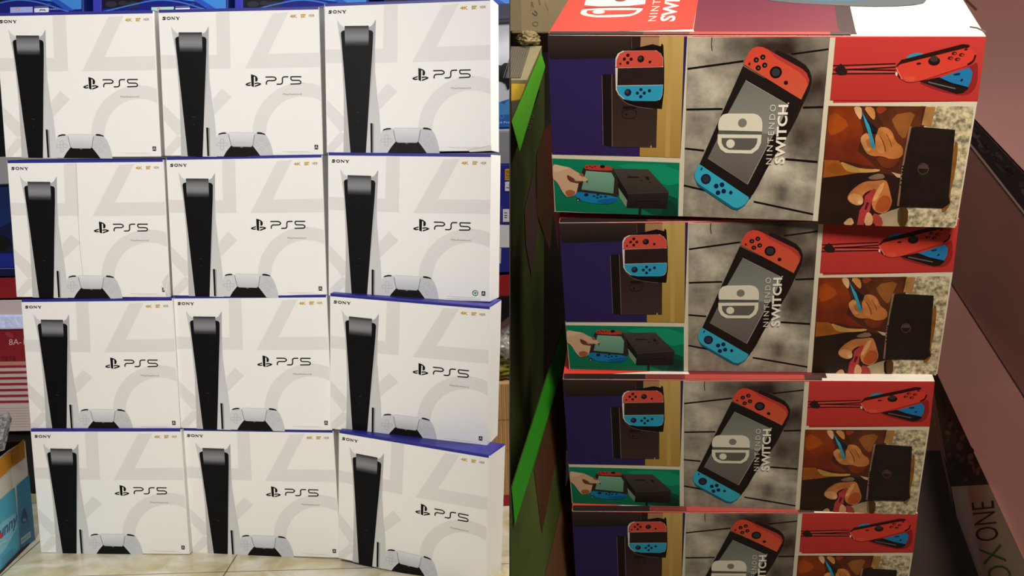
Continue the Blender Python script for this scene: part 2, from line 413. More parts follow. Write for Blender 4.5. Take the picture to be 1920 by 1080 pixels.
LAB = {(0,0):'leftmost white console carton in the top row, cut off by the photo edge',
 (0,1):'middle white console carton in the top row, slim dark gap beside it',
 (0,2):'rightmost white console carton in the top row, crushed lower right corner, no rating mark',
 (1,0):'white console carton with a vertical crease and battered lower right corner, second row left',
 (1,1):'middle white console carton in the second row from the top',
 (1,2):'rightmost console carton in the second row, the one with a green round mark',
 (2,0):'leftmost white console carton in the third row, above the bottom left carton',
 (2,1):'middle white console carton in the third row from the top',
 (2,2):'rightmost white console carton in the third row, on the angled bottom carton',
 (3,0):'leftmost white console carton in the bottom row, standing on the tiled floor',
 (3,1):'middle white console carton in the bottom row, on the tile seam',
 (3,2):'angled white console carton at bottom right, its blue lid showing behind the one above'}
for i in range(12):
    r, c = divmod(i, 3); bx, by, bz, yw, pi, rl = PL[6*i:6*i+6]
    R = Rz(yw) @ Rx(pi) @ Ry(rl); t = (bx, by, H*sum(HF[r+1:])+(bz if r < 3 else 0))
    mt = Matrix([[*R[0], t[0]], [*R[1], t[1]], [*R[2], t[2]], [0,0,0,1]]) @ Matrix.Diagonal((1, 1, HF[r], 1))
    e = empty('console_carton', mt); tag(e, LAB[r, c], 'carton', 'white console cartons stacked four rows high')
    place('sleeve', SLEEVE, e)
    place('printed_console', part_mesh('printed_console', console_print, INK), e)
    place('printed_controller', part_mesh('printed_controller', controller_print, INK), e)
    place('logo_symbol', part_mesh('logo_symbol', logo_print, INK), e)
    place('logo_lettering', part_mesh('logo_lettering', letters_print, INK), e)
    place('caption', part_mesh('caption', caption_print, INK), e)
    place('maker_wordmark', part_mesh('maker_wordmark', wordmark_print, INK), e)
    place('resolution_badges', part_mesh('resolution_badges', badge_print, INK), e)
    kind = 'plain' if (r, c) == (0, 2) else ('green' if (r, c) == (1, 2) else 'mark')
    place('small_print', part_mesh('small_print_'+kind, lambda: smallprint(kind), INK), e)
    if (r, c) == (1, 0):
        # crease and peeled tape strip down the sleeve, and a torn corner
        hm = homog([(13,305),(308.6,300.7),(317.7,559),(31,559.5)], [(-W/2,H-T),(W/2,H-T),(W/2,0),(-W/2,0)])
        A = Art(onface(hm), base=.0011); z = zoom(0, 280, 3.856)
        A.line(z([(552,100),(560,330),(575,700),(598,920)]), .5, '#bfbab2', 1)
        A.poly(z([(1165,960),(1212,900),(1222,1068),(1195,1072),(1180,1020)]), '#d9d5cd', 1)
        A.line(z([(1160,990),(1205,1060)]), .6, '#8f8a83', 2); A.line(z([(1212,930),(1185,1065)]), .6, '#fffdf8', 2)
        A.done('crease', PRINT, e)
    if (r, c) == (0, 2):
        hm = homog([(608,14),(927,-4),(919,282),(608,290)], [(-W/2,H-T),(W/2,H-T),(W/2,0),(-W/2,0)])
        A = Art(onface(hm), base=.0011); z = zoom(600, 0, 3.6)
        A.poly(z([(980,1000),(1090,985),(1148,975),(1148,1012),(1000,1022)]), '#ddd8c8', 1)
        A.line(z([(1000,1005),(1080,992),(1140,975)]), .7, '#a59f90', 2); A.done('crumpled_corner', PRINT, e)

# ------------------------------------------------------------------ red handheld console cartons (right bay)
SW, SH, SD = .36, .16717, .205
PR = [-.15509,.0062,.52251,.21905,1.00136,.05903,.16717, -.00324,.00172,-.05769,-.02724,.01442,.00631, .00288,.00941,-.00006,.0158,-.00826,-.00081, -.00042,-.00264,.01003,.01068,-.00922,-.00322, .00078,-.00849,.04771,.00147,.00104,-.00228]
R0 = Rz(PR[0]) @ Ry(PR[1]) @ Rx(PR[2]); T0 = np.array(PR[3:6])
HR = homog([(1019,52),(1846,77),(1803,412),(1044,400)], [(-SW/2,SH),(SW/2,SH),(SW/2,0),(-SW/2,0)])
fr = onface(HR)
def topmap():       # pixel on the top carton's lid -> lid plane
    bx, by, yw, pi, rl, dz = PR[7:13]
    R = R0 @ Rz(yw) @ Rx(pi) @ Ry(rl); c = T0 + R0 @ np.array([bx, by, dz])
    def pj(u, v):
        q = c + R @ np.array([u, v, SH]); return 960+F*q[0]/q[1], 540-F*q[2]/q[1]
    uv = [(-SW/2,0),(SW/2,0),(SW/2,SD),(-SW/2,SD)]
    inv = homog([pj(*q) for q in uv], uv)
    # photo corner (1019,52)-(1846,77) falls a few px off the lid's corner: slide so both ends of the front edge meet
    a, b = pj(-SW/2, 0), pj(SW/2, 0)
    def f(x, y, e):
        t = (x-1019)/(1846-1019); y2 = y + (a[1]+(b[1]-a[1])*t) - (52+(77-52)*t)
        x2 = x + (a[0]-1019)*(1-t)+(b[0]-1846)*t
        u, v = inv(x2, y2); return (u, v, SH+e)
    return f
ft = topmap()
za = zoom(1020, 50, 4.32); zb = zoom(1030, 280, 6.857); zc = zoom(1290, 60, 6); zd = zoom(1290, 230, 6); ze = zoom(1560, 70, 6.62); zf = zoom(1550, 190, 4.696)
zt = zoom(1040, 0, 6.857); zt1 = zoom(940, 0, 3.912); zt2 = zoom(1430, 0, 3.912)
def sw_body():
    bm = hull([(x, y, z) for x in (-SW/2, SW/2) for y in (0, SD) for z in (.0003, SH)], .0016, 2)
    me = bpy.data.meshes.new('sw'); bm.to_mesh(me); bm.free(); red = lin('#c4302c'); wh = lin('#e9e6df'); buf = []
    for p in me.polygons:
        c = wh if p.normal.z > .8 else red
        for _ in p.loop_indices: buf += [*c, 1]
    A = Art(fr, base=.0002, step=.00005)
    A.poly([(1046,398),(1036,284),(1296,288),(1303,62),(1320,64),(1582,72),(1580,192),(1832,192),(1801,412),(1044,399)], '#d6cfbd', 1)   # white margins between the pictures
    v = [tuple(x.co) for x in me.vertices]; off = len(v)
    m2 = bpy.data.meshes.new('carton_shell'); m2.from_pydata(v+A.mb.v, [], [list(p.vertices) for p in me.polygons]+[[i+off for i in q] for q in A.mb.f])
    a = m2.color_attributes.new('ink', 'FLOAT_COLOR', 'CORNER'); a.data.foreach_set('color', buf+[x for c in A.mb.c for x in (*c, 1.0)])
    m2.materials.append(PRINT); return m2
def dock_art():
    A = Art(fr)
    A.poly([(1020,52),(1303,63),(1296,292),(1037,287)], '#2e2459', 1)
    A.poly([(1020,53),(1260,61),(1250,101),(1027,100)], ('#3a302c', '#241a18'), 2)
    A.poly(za([(735,45),(825,45),(820,140),(735,150)]), '#2b1f1e', 3); A.poly(za([(825,45),(985,50),(985,150),(825,140)]), '#a5805f', 3)
    A.line(za([(745,45),(750,140)]), .8, '#6b5a48', 4)
    A.poly(za([(985,45),(1195,52),(1192,1048),(845,1036),(845,960),(985,962)]), ('#c0a566', '#a8873f'), 3)
    A.poly(za([(1060,48),(1100,50),(1100,1045),(1060,1043)]), '#b99c58', 4)
    A.poly(za([(495,352),(640,350),(640,955),(605,958),(528,942)]), '#1d1515', 4)
    A.line(za([(497,358),(524,942)]), 1.2, '#6f6068', 5)
    A.poly(za([(585,350),(985,350),(985,965),(600,958)]), ('#2a1f1e', '#3f302e'), 5)
    A.line(za([(583,352),(604,955)]), 1.1, '#7c6b66', 6)
    A.poly(za([(750,150),(830,128),(930,108),(1000,128),(1008,102),(1022,120),(1035,300),(1038,500),(1024,645),(980,642),(900,640),(800,620),(700,580),(640,520)]), '#17100f', 6)
    A.line(za(arcpts([(640,520),(700,590),(800,625),(950,645)])), 1.3, '#65595a', 7)
    A.poly(za([(612,300),(612,220),(630,180),(670,158),(960,160),(1000,185),(1022,225),(1025,292),(1028,450),(1025,530),(1010,565),(970,580),(760,575),(690,560),(645,520),(622,480)]), '#d9d3cf', 7)
    A.poly(za([(622,292),(622,230),(645,182),(690,160),(950,160),(995,180),(1020,225),(1024,292),(1010,298),(640,296)]), '#cc4f42', 8)
    A.poly(za([(634,300),(1025,300),(1028,445),(634,445)]), '#2b2020', 8)
    A.poly(za([(630,450),(1026,448),(1024,530),(1008,562),(968,580),(760,575),(700,560),(650,515),(634,480)]), '#2f9cc4', 8)
    A.line(za([(612,292),(640,296)]), .8, '#151010', 9)
    for x, y, r_ in ((719,195,15),(689,226,14),(748,228,14),(719,258,14),(832,228,29),(911,255,12),(655,264,9)): A.poly(za(circ(x,y,r_)), '#2a1312' if r_ < 29 else '#1b1416', 9)
    A.poly(za(circ(826,222,15)), '#3d3a3e', 10)
    for x, y, r_ in ((728,506,30),(840,482,14),(870,512,14),(810,511,14),(840,541,14),(914,493,14)): A.poly(za(circ(x,y,r_)), '#14203c', 9)
    A.poly(za(circ(722,500,16)), '#4a3a3e', 10)
    A.line(za(circ(790,355,18)), .5, '#1f1616', 9, True); A.line(za([(815,345),(840,345),(840,365),(815,365)]), .5, '#1f1616', 9, True)
    A.line(za(chaikin([(680,650),(805,650),(805,705),(780,722),(710,722),(682,705)],1)), 1, '#15100f', 6.5, True); A.poly(za(circ(722,690,9)), '#17110f', 6.5)
    A.poly(za([(690,620),(800,620),(803,642),(682,642)]), '#1c1413', 6.5)
    A.poly(za([(932,965),(940,940),(948,965)]), '#c0a566', 6)
    return A
def green_art():
    A = Art(fr)
    A.poly(zb([(52,100),(1815,152),(1816,848),(122,806)]), ('#0c7d5e', '#0e6b50'), 1)
    A.poly(zb([(900,160),(1815,180),(1815,500),(1200,300)]), '#12906b', 2, smooth=1)
    A.poly(zb([(1650,560),(1800,620),(1815,845),(1500,840),(1320,760)]), '#0a4a39', 2)
    A.poly(zb([(1680,640),(1790,700),(1800,845),(1560,842)]), '#0b3a2d', 2.5)
    A.line(zb([(1300,740),(1295,846)]), 5, '#1f1d1a', 3)
    A.poly(zb([(905,232),(1395,235),(1680,530),(1120,560)]), ('#47403c', '#37312d'), 4)
    A.poly(zb([(1120,560),(1680,528),(1660,750),(1120,748)]), ('#2d2624', '#1d1716'), 4)
    A.poly(zb([(905,232),(1125,560),(1120,745),(985,560),(960,330)]), '#1a1514', 4)
    A.poly(zb([(992,480),(1120,650),(1108,740),(1010,610)]), '#6e8c78', 5)
    A.line(zb([(1240,660),(1560,650)]), 1.2, '#120d0c', 5); A.line(zb([(1115,562),(1680,532)]), 1.0, '#4d4540', 5)
    for q in ([(1110,330),(1270,335),(1280,350),(1120,352)], [(1350,330),(1400,335),(1420,375),(1380,380)], [(1290,380),(1320,380),(1320,392),(1290,392)], [(1400,395),(1440,400),(1445,415),(1415,412)]): A.poly(zb(q), '#221c1a', 5)
    A.poly(zb([(490,235),(520,205),(905,225),(985,400),(990,600),(400,575),(430,470)]), '#2d2724', 5)
    A.poly(zb([(508,205),(530,182),(700,185),(860,200),(905,225),(895,265),(520,245)]), '#b8392f', 6, smooth=1)
    for x, y in ((590,200),(620,215),(660,205),(545,212)): A.poly(zb(circ(x,y,14,8)), '#4e1512', 7)
    A.poly(zb(circ(765,205,34,20)), '#14100f', 7)
    A.poly(zb([(535,262),(890,285),(935,360),(925,560),(478,512)]), ('#76a895', '#5f8b79'), 6)
    A.poly(zb([(400,560),(440,540),(600,560),(985,595),(985,660),(850,700),(600,690),(450,650),(395,600)]), '#1976ae', 6, smooth=1)
    A.poly(zb([(640,660),(980,610),(985,650),(850,708)]), '#0f5d98', 7, smooth=1)
    A.poly(zb(circ(550,580,32,20)), '#131d33', 8)
    for x, y in ((660,597),(712,578),(706,617),(755,604),(820,602)): A.poly(zb(circ(x,y,18,10)), '#0f2340', 8)
    A.poly(zb(circ(440,645,26,18)), '#1a2226', 7); A.poly(zb(circ(435,655,10,8)), '#c9cfc9', 8)
    A.poly(zb([(58,168),(140,195),(245,205),(310,220),(380,262),(470,310),(545,360),(570,385),(560,405),(500,400),(440,400),(430,470),(410,560),(370,600),(290,620),(250,590),(200,530),(150,440),(100,390),(68,375)]), '#c4a487', 8, smooth=1)
    A.poly(zb([(260,310),(330,340),(420,400),(500,395),(450,430),(380,425),(290,400)]), '#6b3427', 9, smooth=1)
    A.poly(zb([(440,300),(480,290),(510,320),(500,350),(450,320)]), '#8e5a45', 9, smooth=1)
    A.poly(zb([(370,370),(430,385),(430,405),(380,395)]), '#8b9c86', 10, smooth=1)
    A.poly(zb([(240,540),(320,510),(400,540),(370,600),(290,618)]), '#9a5a40', 9, smooth=1)
    A.poly(zb([(62,170),(240,208),(300,225),(200,260),(66,300)]), '#d0b498', 9, smooth=1)
    A.poly(zb([(540,395),(575,385),(560,430)]), '#3b4a3e', 9)
    return A
def wood_art():
    A = Art(fr)
    P = zc([(88,28),(1692,64)])+zd([(1550,1062),(85,1040)])
    a, b, c, d = [np.array(q) for q in P]
    n = 24
    def q(s, t): return tuple((a*(1-s)+b*s)*(1-t)+(d*(1-s)+c*s)*t)
    def ink(s, t):
        g = lambda a0, b0, w0, h0: math.exp(-((s-a0)/w0)**2-((t-b0)/h0)**2)
        v = .42+.55*g(.16,.34,.2,.13)+.35*g(.1,.08,.15,.1)+.3*g(.1,.62,.2,.08)+.65*g(.68,.70,.14,.08)+.55*g(.9,.8,.14,.07)+.35*g(.5,.92,.25,.08)+.25*g(.12,.9,.2,.09)
        v -= .5*g(.62,.06,.25,.09)+.4*g(.92,.3,.25,.16)+.3*g(.88,.55,.2,.08)+.5*g(.75,.85,.06,.05)+.2*g(.3,.55,.1,.06)
        v += .12*noise.noise(Vector((s*9, t*12, 3)))
        v = min(1.05, max(.0, v)); x = np.array(lin('#cbc6b6'))*v+np.array(lin('#3a2c28'))*(1-v)
        return tuple(float(k) for k in x)
    for i in range(n):
        for j in range(n):
            st = [(i/n,j/n), ((i+1)/n,j/n), ((i+1)/n,(j+1)/n), (i/n,(j+1)/n)]
            A.mb.face([A.to3(*q(*k), A.base+A.step) for k in st], [ink(*k) for k in st])
    return A
def center_art():
    A = Art(fr)
    for p, w_ in ((zc([(90,385),(735,310)]),4),(zc([(1270,245),(1678,198)]),3.4),(zc([(90,848),(510,845)]),4),(zc([(1410,838),(1635,835)]),4),(zd([(85,270),(310,295)]),3.8),(zd([(1230,388),(1585,418)]),4.2),(zd([(85,690),(390,755)]),3.6),(zd([(890,862),(1552,992)]),3.6),(zc([(366,32),(362,110),(372,185)]),1.6)):
        A.line(p, w_, '#130c0a', 2)
    # soft cast shape behind the pictured console
    A.poly(zc([(830,60),(1080,110),(1500,400),(1600,560),(1480,720),(1400,830),(1330,1060)])+zd([(1240,200),(1130,420),(980,700),(900,860),(1250,920),(860,960),(700,950)]), '#251a18', 2, smooth=1) if False else None
    A.poly(zc([(1000,140),(1400,330),(1500,460),(1500,600),(1430,760),(1330,1000)])+zd([(1180,250),(1050,450),(900,760),(830,830)]), '#221816', 3, smooth=1)
    A.poly(zc([(730,362),(1385,745),(1395,745),(1470,585)])+zd([(850,830),(818,850),(262,445)]), '#181010', 4)
    A.poly(zc([(730,362),(1385,745)])+zd([(835,812),(265,440)]), '#1f1817', 5)
    A.poly(zc([(765,525),(1250,805)])+zd([(815,668),(355,380)]), ('#7f827d', '#625b59'), 6)
    A.poly(zc([(765,525),(1250,805)])+zd([(1120,110),(470,70)]), ('#6d6f6b', '#8b8f8a'), 7)
    A.line(zc([(765,525),(1250,805)]), .9, '#a8a79f', 8); A.line(zc([(1250,805)])+zd([(815,668)]), 1.0, '#b3b0a8', 8)
    A.line(zd([(815,668),(355,380)]), .7, '#8d8580', 8)
    A.poly(zc([(738,345),(752,290),(790,215),(835,165),(890,148),(950,155),(1010,185),(1180,285),(1390,405),(1445,455),(1475,535),(1463,590),(1440,640),(1390,748)]), ('#cf4434', '#c75a40'), 9)
    A.poly(zc([(1010,185),(1180,285),(1390,405),(1445,455),(1475,535),(1463,590),(1440,520),(1350,430),(1100,280)]), '#b23a35', 10)
    for x, y in ((952,268),(878,297),(975,358),(903,387)): A.poly(zc(circ(x,y,30)), '#1d100f', 10); A.poly(zc(circ(x+2,y+2,10)), '#6e6664', 11)
    A.poly(zc(circ(1102,440,68)), '#17100f', 10); A.poly(zc(circ(1102,440,46)), '#34333a', 11)
    A.poly(zc(circ(1217,558,24)), '#2a1210', 10); A.poly(zc([(785,345),(800,320),(820,340),(805,362)]), '#5a1712', 10)
    A.poly(zd([(262,445),(232,480),(210,540),(206,590),(222,630),(262,672),(400,760),(600,885),(650,920),(705,935),(760,915),(800,880),(825,845),(835,812)]), '#37a9c9', 9)
    A.poly(zd([(215,600),(262,672),(400,760),(600,885),(650,920),(705,935),(760,915),(835,812),(842,830),(790,905),(710,958),(640,942),(400,790),(250,690)]), '#15607c', 8)
    A.poly(zd(circ(338,612,58)), '#12203c', 10); A.poly(zd(circ(338,612,40)), '#2e2f45', 11)
    for x, y in ((460,690),(525,675),(547,747),(482,765)): A.poly(zd(circ(x,y,27)), '#10204a', 10)
    A.poly(zd([(605,762),(628,735),(652,762),(628,788)]), '#10204a', 10); A.poly(zd([(270,505),(285,480),(300,488),(285,518)]), '#123a6a', 10)
    wq = '#dcdacb'
    A.poly(zd([(470,62),(470,45)])+zc([(465,1060),(465,1000),(480,945),(515,905),(565,893),(860,896),(915,912),(950,950),(965,1000),(965,1080)])+zd([(962,76)]), wq, 12)
    A.poly(zc(circ(740,1000,50)), '#7a7b75', 13); A.poly(zd([(470,68),(962,76),(960,108),(465,104)]), '#5c5c57', 12)
    A.poly(zd([(462,106),(960,112),(955,205),(925,275),(855,325),(560,318),(495,275),(462,205)]), wq, 12, smooth=0)
    A.poly(zd([(506,148),(915,152),(910,205),(885,250),(840,285),(590,280),(535,250),(510,205)]), '#5f5d58', 13)
    A.poly(zd(circ(610,212,49)), wq, 14)
    A.text('NINTENDO', (1470,303.5), (1475.5,193), (1459,303.5), wq, 14, spacing=1.35)
    A.text('SWITCH', (1493.6,303), (1498.5,193.5), (1475,303), '#efece2', 14, bold=.03, spacing=1.02)
    A.poly(zc(circ(1250,785,8)), wq, 14)
    return A
def strap_art():
    A = Art(fr)
    A.poly(ze([(145,14),(1884,50),(1802,806),(95,775)]), ('#c23c39', '#b43430'), 1)
    A.poly(ze([(1100,560),(1400,520),(1740,380),(1800,330),(1800,620),(1700,740),(1500,720),(1250,640)]), '#8c2423', 2, smooth=2)
    for p in ([(122,355),(860,345)], [(125,405),(500,402),(860,385)], [(300,402),(860,425)], [(115,452),(860,462)]): A.line(ze(p), 2.2, '#2f100e', 3)
    A.line(ze([(260,385),(850,368)]), 1.2, '#b97a72', 3); A.line(ze([(300,432),(850,442)]), 1.2, '#b97a72', 3)
    A.poly(ze([(148,385),(215,328),(262,372),(295,430),(280,470),(195,470),(150,420)]), '#2a1b19', 4)
    A.poly(ze([(965,290),(1030,235),(1110,218),(1190,232),(1120,300)]), '#2f8fb4', 4, smooth=1)
    A.poly(ze([(1140,560),(1360,515),(1700,650),(1640,705),(1560,715),(1380,650)]), '#1f1615', 4); A.line(ze([(1240,570),(1550,652)]), 2, '#6d6a68', 5)
    A.poly(ze([(1370,520),(1700,405),(1738,460),(1725,560),(1690,635),(1500,580)]), '#2376b0', 5); A.poly(ze([(1370,520),(1500,580),(1690,635),(1690,660),(1400,560)]), '#111018', 5.5)
    A.poly(ze([(1600,560),(1622,535),(1640,545),(1618,572)]), '#0c1b3a', 6); A.poly(ze([(1520,480),(1600,465),(1600,490),(1540,500)]), '#12285a', 6)
    A.poly(ze([(865,375),(925,300),(1620,130),(1690,138),(1705,155),(1640,195),(880,392)]), '#2a1210', 7)
    A.poly(ze([(868,388),(920,350),(1650,178),(1720,190),(1758,225),(1765,280),(1740,335),(1690,380),(1500,440),(1180,545),(1060,568),(985,562),(935,530),(900,470)]), ('#cf3b31', '#cf4436'), 8)
    A.line(ze(arcpts([(1768,260),(1750,330),(1680,372)])), 3.2, '#360f10', 9)
    A.line(ze([(868,392),(935,530)]), 2.4, '#e0705c', 9); A.poly(ze(circ(872,465,14,25)), '#e3c6bc', 9); A.poly(ze([(890,450),(925,520),(905,505),(885,470)]), '#46100f', 10)
    A.poly(ze([(940,500),(1100,500),(1080,560),(1000,562)]), '#d5533f', 9, smooth=1)
    A.poly(ze(circ(1302,322,68,52)), '#1e1312', 10); A.poly(ze(circ(1300,295,48,38)), '#3a302f', 11)
    for x, y in ((1530,236),(1612,255),(1487,290),(1567,306)): A.poly(ze(circ(x,y,31,20)), '#421513', 10); A.poly(ze(circ(x+8,y+3,16,11)), '#b13d33', 11)
    A.poly(ze([(1098,348),(1115,335),(1155,338),(1150,355),(1110,360)]), '#2b0c0b', 10); A.poly(ze([(1635,192),(1660,180),(1685,190),(1655,205)]), '#2b0c0b', 10)
    return A
def straw_art():
    A = Art(fr)
    A.poly(zf([(880,40),(1302,52),(1168,1055),(540,1052),(540,900),(900,600)]), '#c9bd9c', 1)
    return A
def hands_art():
    A = Art(fr)
    A.poly(zf([(103,33),(915,45),(900,220),(780,215),(735,600),(720,890),(600,940),(560,1052),(35,1046)]), '#4a2316', 2)
    A.poly(zf([(103,33),(340,38),(400,250),(360,420),(520,560),(300,520),(200,500),(78,500)]), ('#83350f', '#6b2413'), 3)
    A.poly(zf([(110,60),(300,180),(200,270),(100,290)]), '#98430f', 4, smooth=1)
    A.poly(zf([(490,60),(890,50),(870,215),(780,240),(745,480),(620,300)]), '#5b2c17', 3)
    A.poly(zf([(620,120),(840,80),(780,220),(745,330),(680,260)]), '#8a5326', 4, smooth=1)
    A.poly(zf([(78,495),(200,500),(240,540),(350,560),(520,575),(400,600),(70,655)]), '#a2581a', 4)
    A.poly(zf([(210,505),(300,540),(400,575),(550,570),(540,595),(400,605),(280,600),(240,560)]), '#c79b52', 5, smooth=1)
    A.poly(zf([(64,650),(400,605),(540,600),(720,640),(720,895),(600,930),(500,1050),(35,1046)]), '#271611', 5)
    A.poly(zf([(440,640),(560,600),(600,650),(480,665)]), '#7d6455', 6, smooth=1); A.poly(zf([(640,595),(720,615),(720,645),(690,640)]), '#c3a584', 6)
    A.poly(zf([(600,940),(720,895),(725,1052),(580,1052),(540,960)]), '#a8977a', 6); A.poly(zf([(700,880),(790,885),(780,1052),(700,1052)]), '#4f3014', 6, smooth=1)
    A.poly(zf([(880,200),(910,48),(990,50),(960,215)]), '#a97c47', 6)
    A.poly(zf([(1150,330),(1180,360),(1160,600),(1120,780),(1130,860),(1070,940),(1050,880)]), '#8a5a22', 6, smooth=1)
    A.poly(zf([(318,38),(380,40),(390,110),(375,160),(340,110),(325,80)]), '#cfa57a', 7, smooth=1)
    A.poly(zf([(500,40),(600,50),(570,90),(520,108)]), '#9d3f22', 7, smooth=1)
    A.poly(zf([(385,70),(430,150),(520,230),(515,265),(480,270),(390,130)]), '#131a24', 8)
    A.poly(zf([(385,75),(412,130),(450,200),(475,280),(505,380),(490,400),(468,370),(440,260),(410,170)]), '#3295b5', 9)
    A.poly(zf([(395,42),(480,42),(500,110),(490,160),(455,130)]), '#c98a4f', 10, smooth=1)
    sk = '#b5713a'
    A.poly(zf([(372,320),(400,275),(440,260),(460,330),(480,400),(505,385),(500,300),(515,270),(530,215),(590,215),(640,250),(670,340),(735,385),(730,470),(640,490),(560,460),(480,465),(420,430)]), sk, 8, smooth=1)
    A.poly(zf([(375,320),(400,280),(440,270),(455,310),(420,325),(440,380),(480,400),(440,430),(400,380)]), '#cf9059', 10, smooth=1)
    A.poly(zf([(500,290),(520,270),(545,300),(575,380),(580,440),(530,440),(505,380)]), '#c98247', 10, smooth=1)
    A.poly(zf([(545,220),(600,225),(640,280),(660,350),(620,330),(580,290)]), '#c27d43', 9, smooth=1)
    A.line(zf(arcpts([(540,290),(575,350),(590,420)])), 1.2, '#6b2d13', 11); A.line(zf(arcpts([(590,270),(620,320),(640,380)])), 1, '#7d3c1a', 11)
    A.poly(zf([(500,460),(640,480),(720,470),(650,570),(560,560)]), '#6a2c14', 7, smooth=1)
    A.poly(zf([(275,820),(300,770),(350,720),(420,675),(520,670),(590,660),(615,690),(640,790),(655,850),(620,930),(560,950),(500,920),(480,850),(500,800),(520,740),(440,760),(400,810),(420,850),(380,885),(310,865)]), '#b8723f', 8, smooth=1)
    A.poly(zf([(280,815),(320,775),(400,790),(420,850),(380,885),(310,862)]), '#cf965f', 9, smooth=1); A.poly(zf([(360,850),(395,830),(415,855),(390,880)]), '#dcb487', 10, smooth=1)
    A.poly(zf([(530,740),(560,690),(590,680),(570,750),(520,840),(485,840)]), '#d39a63', 10, smooth=1)
    A.poly(zf([(560,790),(640,800),(640,900),(560,945),(500,910)]), '#9c4a25', 9, smooth=1)
    A.poly(zf([(425,800),(500,735),(520,745),(480,850),(470,930),(440,960),(420,1045),(365,1045),(385,920),(420,870)]), '#a53638', 11)
    A.poly(zf([(440,850),(465,855),(440,920),(425,910)]), '#4a1418', 12)
    A.poly(zf([(420,1045),(440,940),(470,935),(500,980),(490,1050)]), '#d3a077', 12, smooth=1); A.poly(zf([(240,1046),(290,990),(325,985),(345,1048)]), '#d0a47c', 10, smooth=1)
    A.poly(zf([(490,940),(560,960),(590,1052),(500,1050)]), '#a23c34', 10, smooth=1)
    A.poly(zf([(790,228),(840,212),(1152,240),(1135,470),(1112,790),(1122,850),(1065,892),(700,885),(735,600)]), '#1f1411', 11)
    A.poly(zf([(778,215),(800,205),(735,560),(710,880),(692,880),(725,560)]), '#8b6a5b', 12)
    A.line(zf(circ(900,565,42,46)), 1, '#5c443c', 13, True); A.poly(zf([(862,545),(905,518),(940,545),(938,565),(862,565)]), '#4f3a33', 13)
    for y in (545,570,595,630,665,700): A.poly(zf(circ(735-(y-545)*.1,y,7,7)), '#120b09', 13)
    return A
def top_art():
    A = Art(ft, base=.0003)
    def ext(p, y=-95):     # carry the strip edges on beyond the photo's upper edge
        return p
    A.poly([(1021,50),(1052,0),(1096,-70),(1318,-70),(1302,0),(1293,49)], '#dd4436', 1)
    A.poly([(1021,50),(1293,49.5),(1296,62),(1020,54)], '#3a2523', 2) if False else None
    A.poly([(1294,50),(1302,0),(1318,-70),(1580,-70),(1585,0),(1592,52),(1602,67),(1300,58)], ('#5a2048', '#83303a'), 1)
    A.poly([(1565,54),(1558,0),(1550,-70),(1570,-70),(1585,0),(1600,66),(1574,66)], '#473734', 2)
    wh = '#efeae4'
    U = lambda x: (x-1019)/827*SW-SW/2
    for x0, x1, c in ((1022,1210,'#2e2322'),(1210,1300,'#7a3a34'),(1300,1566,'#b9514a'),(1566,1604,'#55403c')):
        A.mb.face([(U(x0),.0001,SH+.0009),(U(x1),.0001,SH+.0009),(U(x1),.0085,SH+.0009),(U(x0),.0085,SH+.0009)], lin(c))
    A.poly(zt([(320,35),(1095,45),(1075,90),(1000,130),(900,158),(520,158),(380,140),(300,115),(280,90)]), wh, 3, smooth=1)
    A.poly(zt([(375,62),(1015,75),(985,110),(900,128),(500,128),(390,110),(358,90)]), '#d04438', 4, smooth=0)
    A.poly(zt(circ(520,88,80,24)), wh, 5); A.line(zt([(335,22),(1100,38)]), 1.0, '#5b4a50', 4)
    A.poly(zt([(330,12),(345,-60),(420,-150),(1050,-150),(1130,-60),(1112,20)]), wh, 3, smooth=1)
    A.poly(zt(circ(800,-60,70,22)), '#8a4a46', 5)
    A.text('NINTENDO', *zt([(1255,222),(1420,-380),(1152,222)]), wh, 3, spacing=1.25)
    A.text('SWITCH', *zt([(1500,232),(1660,-380),(1305,226)]), wh, 3, bold=.03)
    A.poly(zt2([(-500,-400),(100,-300),(800,-260),(1120,-150),(1190,20),(1150,60),(900,70),(500,50),(100,15),(-100,-30)]), '#5a6468', 4, smooth=1)
    A.poly(zt2([(-400,-300),(800,-200),(1080,-120),(1130,-10),(1050,20),(500,15),(100,-5)]), '#1f9fd0', 5, smooth=1)
    A.line(zt2([(1500,232),(1555,242),(1620,275)]), 2, '#5a5f52', 3)
    return A
STEP = {}
SHELL = sw_body()
LABR = ['topmost red game console carton of the right stack, its lid with a white logo showing', 'red game console carton second from the top of the right stack', 'red game console carton third from the top, a strip of its white lid showing', 'lowest visible red game console carton of the right stack, cut off by the bottom edge']
CARTR = []
for k in range(4):
    bx, by, yw, pi, rl, dz = PR[7+6*k:13+6*k]
    dz -= (.0026, .0017, 0, 0)[k]
    R = CW @ R0 @ Rz(yw) @ Rx(pi) @ Ry(rl); t = CAM + CW @ (T0 + R0 @ np.array([bx, by, -k*PR[6]+dz]))
    mt = Matrix([[*R[0], t[0]], [*R[1], t[1]], [*R[2], t[2]], [0,0,0,1]]) @ Matrix.Diagonal((1, 1, (1.012, 1.010, 1, 1)[k], 1)); CARTR.append((R, t))
    e = empty('game_carton', mt); tag(e, LABR[k], 'carton', 'red game console cartons in one stack')
    place('carton_shell', SHELL, e)
    for nm, fn, m in (('dock_picture', dock_art, INK), ('docking_picture', green_art, INK), ('plank_picture', wood_art, WOODP), ('console_picture', center_art, INK), ('strap_picture', strap_art, INK), ('straw_picture', straw_art, STRAWP), ('hands_picture', hands_art, SOFTP)):
        place(nm, part_mesh(nm, fn, m), e)
    place('lid_print', part_mesh('lid_print', top_art, INK), e)
